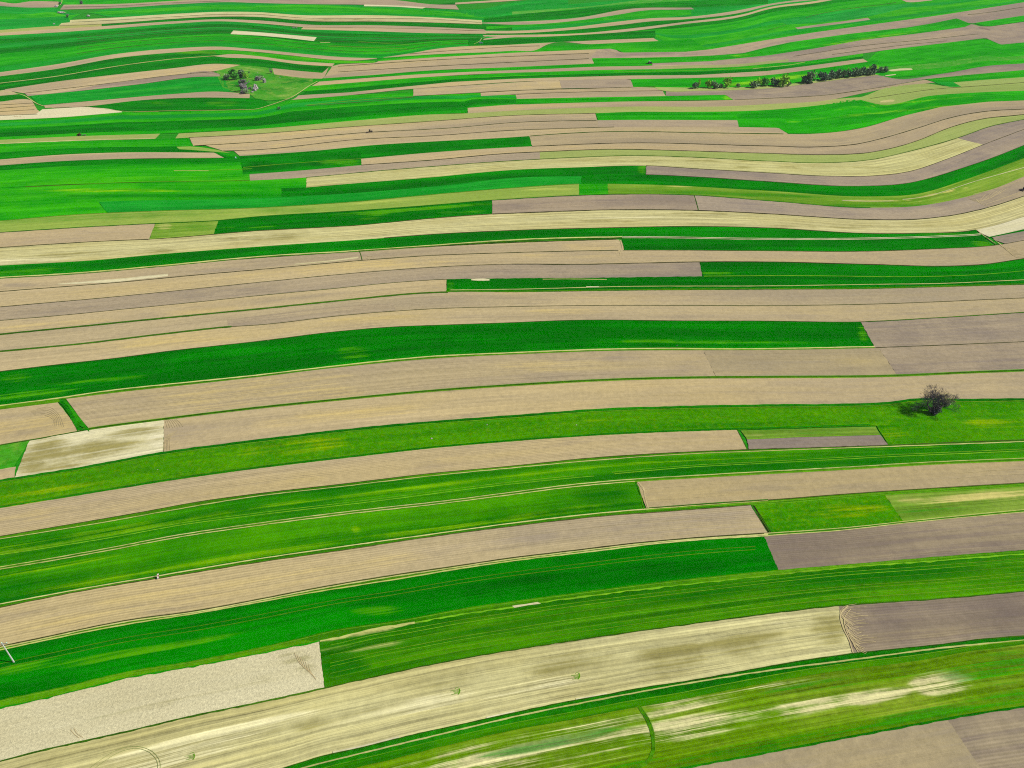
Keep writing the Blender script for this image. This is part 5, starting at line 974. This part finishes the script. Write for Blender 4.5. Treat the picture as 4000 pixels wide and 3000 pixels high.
def harrow(px, py, rz, mat, label, s=1.0, name='harrow'):
    root = empty(name, gp(px, py, .12), rz, s); tag(root, label, 'implement')
    f = MB()
    for y_ in (-1.1, 0, 1.1): f.box((0, y_, .62), (1.5, .1, .12))
    for x_ in (-.7, 0, .7): f.box((x_, 0, .62), (.1, 2.6, .1))
    f.tube([(.7, .5, .6), (1.5, 0, .75)], .05, 6); f.tube([(.7, -.5, .6), (1.5, 0, .75)], .05, 6); f.build('frame', P[mat], root)
    for x_ in (-.7, 0, .7):
        for k in range(5):
            t = MB(); t.tube([(x_, -1.1 + k * .55, .6), (x_ - .12, -1.1 + k * .55, .3), (x_, -1.1 + k * .55, .02)], .035, 4); t.build('tine', P['rust'], root)
    r_ = MB(); r_.tube([(-1.0, -1.25, .3), (-1.0, 1.25, .3)], .28, 10); r_.build('roller', P['rust'], root)
tractor(1447, 517.5, math.radians(4), 'dark', 'small dark tractor working on the tan strips in the middle distance'); harrow(1436, 519.5, math.radians(4), 'dark', 'dark harrow pulled behind the small tractor on the tan strips')
tractor(311, 531, math.radians(182), 'redb', 'reddish brown tractor on the left edge of a pale green strip', s=.95); harrow(328, 530, math.radians(182), 'green', 'light green implement behind the reddish brown tractor', s=1.15, name='field_implement')
tractor(2538, 250, math.radians(8), 'blue', 'dark blue tractor with white roof at the end of a green strip', cab='white', s=1.35); harrow(2529.5, 249.5, math.radians(8), 'dark', 'dark harrow behind the blue tractor with white roof', s=1.2)
tractor(4006, 742, math.radians(20), 'dark', 'dark tractor cut off by the right edge of the tilled strip', s=1.2); harrow(3993, 745.5, math.radians(20), 'dark', 'dark harrow behind the tractor at the right edge', s=1.2)

def car():
    root = empty('parked_car', gp(1878, 170, .1), math.radians(12), 1.15); tag(root, 'blue-grey parked car on grass by the end of a tan strip', 'car')
    b_ = MB(); b_.box((0, 0, .62), (4.3, 1.75, .58), top=.95, bev=.3); b_.build('body', P['car'], root)
    c = MB(); c.box((-.25, 0, 1.15), (2.4, 1.55, .5), top=.78, bev=.15); c.build('cabin', P['glass'], root)
    r_ = MB(); r_.box((-.25, 0, 1.42), (1.85, 1.22, .06), bev=.12); r_.build('roof', P['white'], root)
    for x_ in (-1.35, 1.35):
        for sy in (-1, 1): w_ = MB(); w_.wheel((x_, sy * .8, .33), .33, .22); wo = w_.build('wheel', P['tyre'], root); q = MB(); q.tube([(x_, sy*.72, .33), (x_, sy*.92, .33)], .18, 10); q.build('rim', P['rimw'], wo)
    for sy in (-1, 1): q = MB(); q.box((2.12, sy * .6, .7), (.06, .34, .16)); q.build('headlight', P['white'], root)
car()
def barrel():
    root = empty('plastic_barrel', gp(921, 619, .05)); tag(root, 'tiny pale blue barrel at the tip of the tan strips', 'barrel')
    b_ = MB(); b_.tube([(0, 0, 0), (0, 0, .1), (0, 0, .35), (0, 0, .4), (0, 0, .7), (0, 0, .75), (0, 0, 1.05), (0, 0, 1.12)], [.36, .4, .42, .44, .44, .42, .4, .34], 16); b_.build('body', P['blueb'], root, True)
    l_ = MB(); l_.tube([(0, 0, 1.12), (0, 0, 1.18)], .35, 16); l_.build('lid', P['white'], root)
barrel()
# ---------------------------------------------------------------- people
def skinned(name, joints, mat, parent, sub=2):
    """joints: {name: (co, radius, parent)}; one continuous surface grown round the skeleton"""
    ks = list(joints); me = bpy.data.meshes.new(name)
    me.from_pydata([joints[k][0] for k in ks], [(ks.index(joints[k][2]), i) for i, k in enumerate(ks) if joints[k][2]], [])
    o = bpy.data.objects.new(name, me); COL.objects.link(o)
    md = o.modifiers.new('skin', 'SKIN'); s2 = o.modifiers.new('sub', 'SUBSURF'); s2.levels = s2.render_levels = sub
    for i, k in enumerate(ks):
        sv = me.skin_vertices[0].data[i]; r = joints[k][1]; sv.radius = (r, r) if isinstance(r, (int, float)) else r
        sv.use_root = joints[k][2] is None
    bpy.context.view_layer.update()
    ev = o.evaluated_get(bpy.context.evaluated_depsgraph_get()); m2 = bpy.data.meshes.new_from_object(ev)
    o.modifiers.clear(); o.data = m2; m2.materials.clear(); m2.materials.append(P[mat]); m2.polygons.foreach_set('use_smooth', [True] * len(m2.polygons))
    if parent: o.parent = parent
    return o
def person(px, py, rz, pose, top, bottom, label):
    root = empty('person', gp(px, py, .12), rz); tag(root, label, 'person')
    if pose == 'stand':
        J = dict(pel=((0, 0, .95), (.13, .10), None), sp=((0, .01, 1.15), (.125, .09), 'pel'), ch=((0, 0, 1.34), (.15, .105), 'sp'), nk=((0, .01, 1.48), .055, 'ch'), jaw=((.0, .02, 1.56), .065, 'nk'), hd=((0, .0, 1.65), (.08, .095), 'jaw'), tp=((0, -.01, 1.73), .06, 'hd'), nose=((0, .10, 1.61), .014, 'jaw'),
                 hl=((-.1, 0, .88), .095, 'pel'), kl=((-.11, .05, .48), .06, 'hl'), al=((-.11, -.03, .09), .04, 'kl'), tl=((-.12, .14, .03), .03, 'al'),
                 hr=((.1, 0, .88), .095, 'pel'), kr=((.11, .09, .49), .06, 'hr'), ar=((.11, .12, .09), .04, 'kr'), tr=((.12, .28, .03), .03, 'ar'),
                 sl=((-.19, 0, 1.40), .055, 'ch'), el=((-.25, -.04, 1.12), .042, 'sl'), wl=((-.25, .08, .88), .028, 'el'), ml=((-.25, .10, .82), (.035, .018), 'wl'),
                 sr=((.19, 0, 1.40), .055, 'ch'), er=((.25, -.02, 1.12), .042, 'sr'), wr=((.25, .12, .89), .028, 'er'), mr=((.25, .14, .83), (.035, .018), 'wr'))
    else:
        J = dict(pel=((0, 0, .55), (.13, .11), None), sp=((0, .14, .70), (.125, .09), 'pel'), ch=((0, .30, .80), (.15, .105), 'sp'), nk=((0, .42, .86), .055, 'ch'), jaw=((0, .50, .88), .065, 'nk'), hd=((0, .56, .92), (.085, .085), 'jaw'), tp=((0, .58, .99), .055, 'hd'), nose=((0, .62, .86), .014, 'jaw'),
                 hl=((-.1, .02, .5), .095, 'pel'), kl=((-.16, .36, .48), .06, 'hl'), al=((-.14, .18, .09), .04, 'kl'), tl=((-.14, .34, .03), .03, 'al'),
                 hr=((.1, .02, .5), .095, 'pel'), kr=((.16, .32, .40), .06, 'hr'), ar=((.14, .04, .09), .04, 'kr'), tr=((.14, .2, .03), .03, 'ar'),
                 sl=((-.19, .30, .80), .055, 'ch'), el=((-.24, .42, .56), .042, 'sl'), wl=((-.16, .60, .36), .028, 'el'), ml=((-.14, .64, .30), (.035, .018), 'wl'),
                 sr=((.19, .30, .80), .055, 'ch'), er=((.24, .42, .54), .042, 'sr'), wr=((.16, .62, .34), .028, 'er'), mr=((.14, .66, .28), (.035, .018), 'wr'))
    for s_, sg in (('l', -1), ('r', 1)):
        m0 = Vector(J['m' + s_][0])
        for k in range(4):
            a = m0 + Vector((sg * .002, (k - 1.5) * .021, -.045)); J[f'f{k}{s_}'] = (tuple(a), .009, 'm' + s_); J[f'g{k}{s_}'] = (tuple(a + Vector((-sg * .012, .004, -.03 - .008 * (k in (1, 2))))), .008, f'f{k}{s_}')
        J['t' + s_ + 'h'] = (tuple(m0 + Vector((-sg * .02, .045, -.02))), .010, 'm' + s_)
    skinned('body', J, 'skin', root)
    up = lambda ks, g, m_, n_: skinned(n_, {k: (J[k][0], tuple(q + g for q in J[k][1]) if isinstance(J[k][1], tuple) else J[k][1] + g, J[k][2] if J[k][2] in ks else None) for k in ks}, m_, root)
    up(['ch', 'sp', 'pel', 'sl', 'el', 'sr', 'er'] if False else ['pel', 'sp', 'ch', 'sl', 'el', 'sr', 'er'], .022, top, 'shirt'); up(['pel', 'hl', 'kl', 'al', 'hr', 'kr', 'ar'], .02, bottom, 'trousers')
    h_ = Vector(J['hd'][0]); t_ = Vector(J['tp'][0]); skinned('hair', dict(a=(tuple(h_ + Vector((0, -.03, .01))), .085, None), b=(tuple(t_ + Vector((0, -.01, .0))), .07, 'a')), 'hair', root)
person(621.5, 2257, math.radians(60), 'stand', 'cloth', 'maroon', 'person standing on the grass track in a white top and dark red trousers')
person(619, 2264, math.radians(20), 'crouch', 'cloth', 'jean', 'person crouching in pale clothes beside the standing person')

# ---------------------------------------------------------------- the air
if HAZE:
    b_ = MB(); b_.box((0, 2500, 220), (16000, 14000, 560)); hz_ = b_.build('haze', P['white']); hz_['kind'] = 'stuff'
    mt, nt = newmat('thin_haze'); v_ = nt.nodes.new('ShaderNodeVolumePrincipled'); v_.inputs['Color'].default_value = (.80, .90, 1.0, 1); v_.inputs['Density'].default_value = HAZE
    o_ = nt.nodes.new('ShaderNodeOutputMaterial'); nt.links.new(v_.outputs[0], o_.inputs['Volume']); hz_.data.materials.clear(); hz_.data.materials.append(mt)
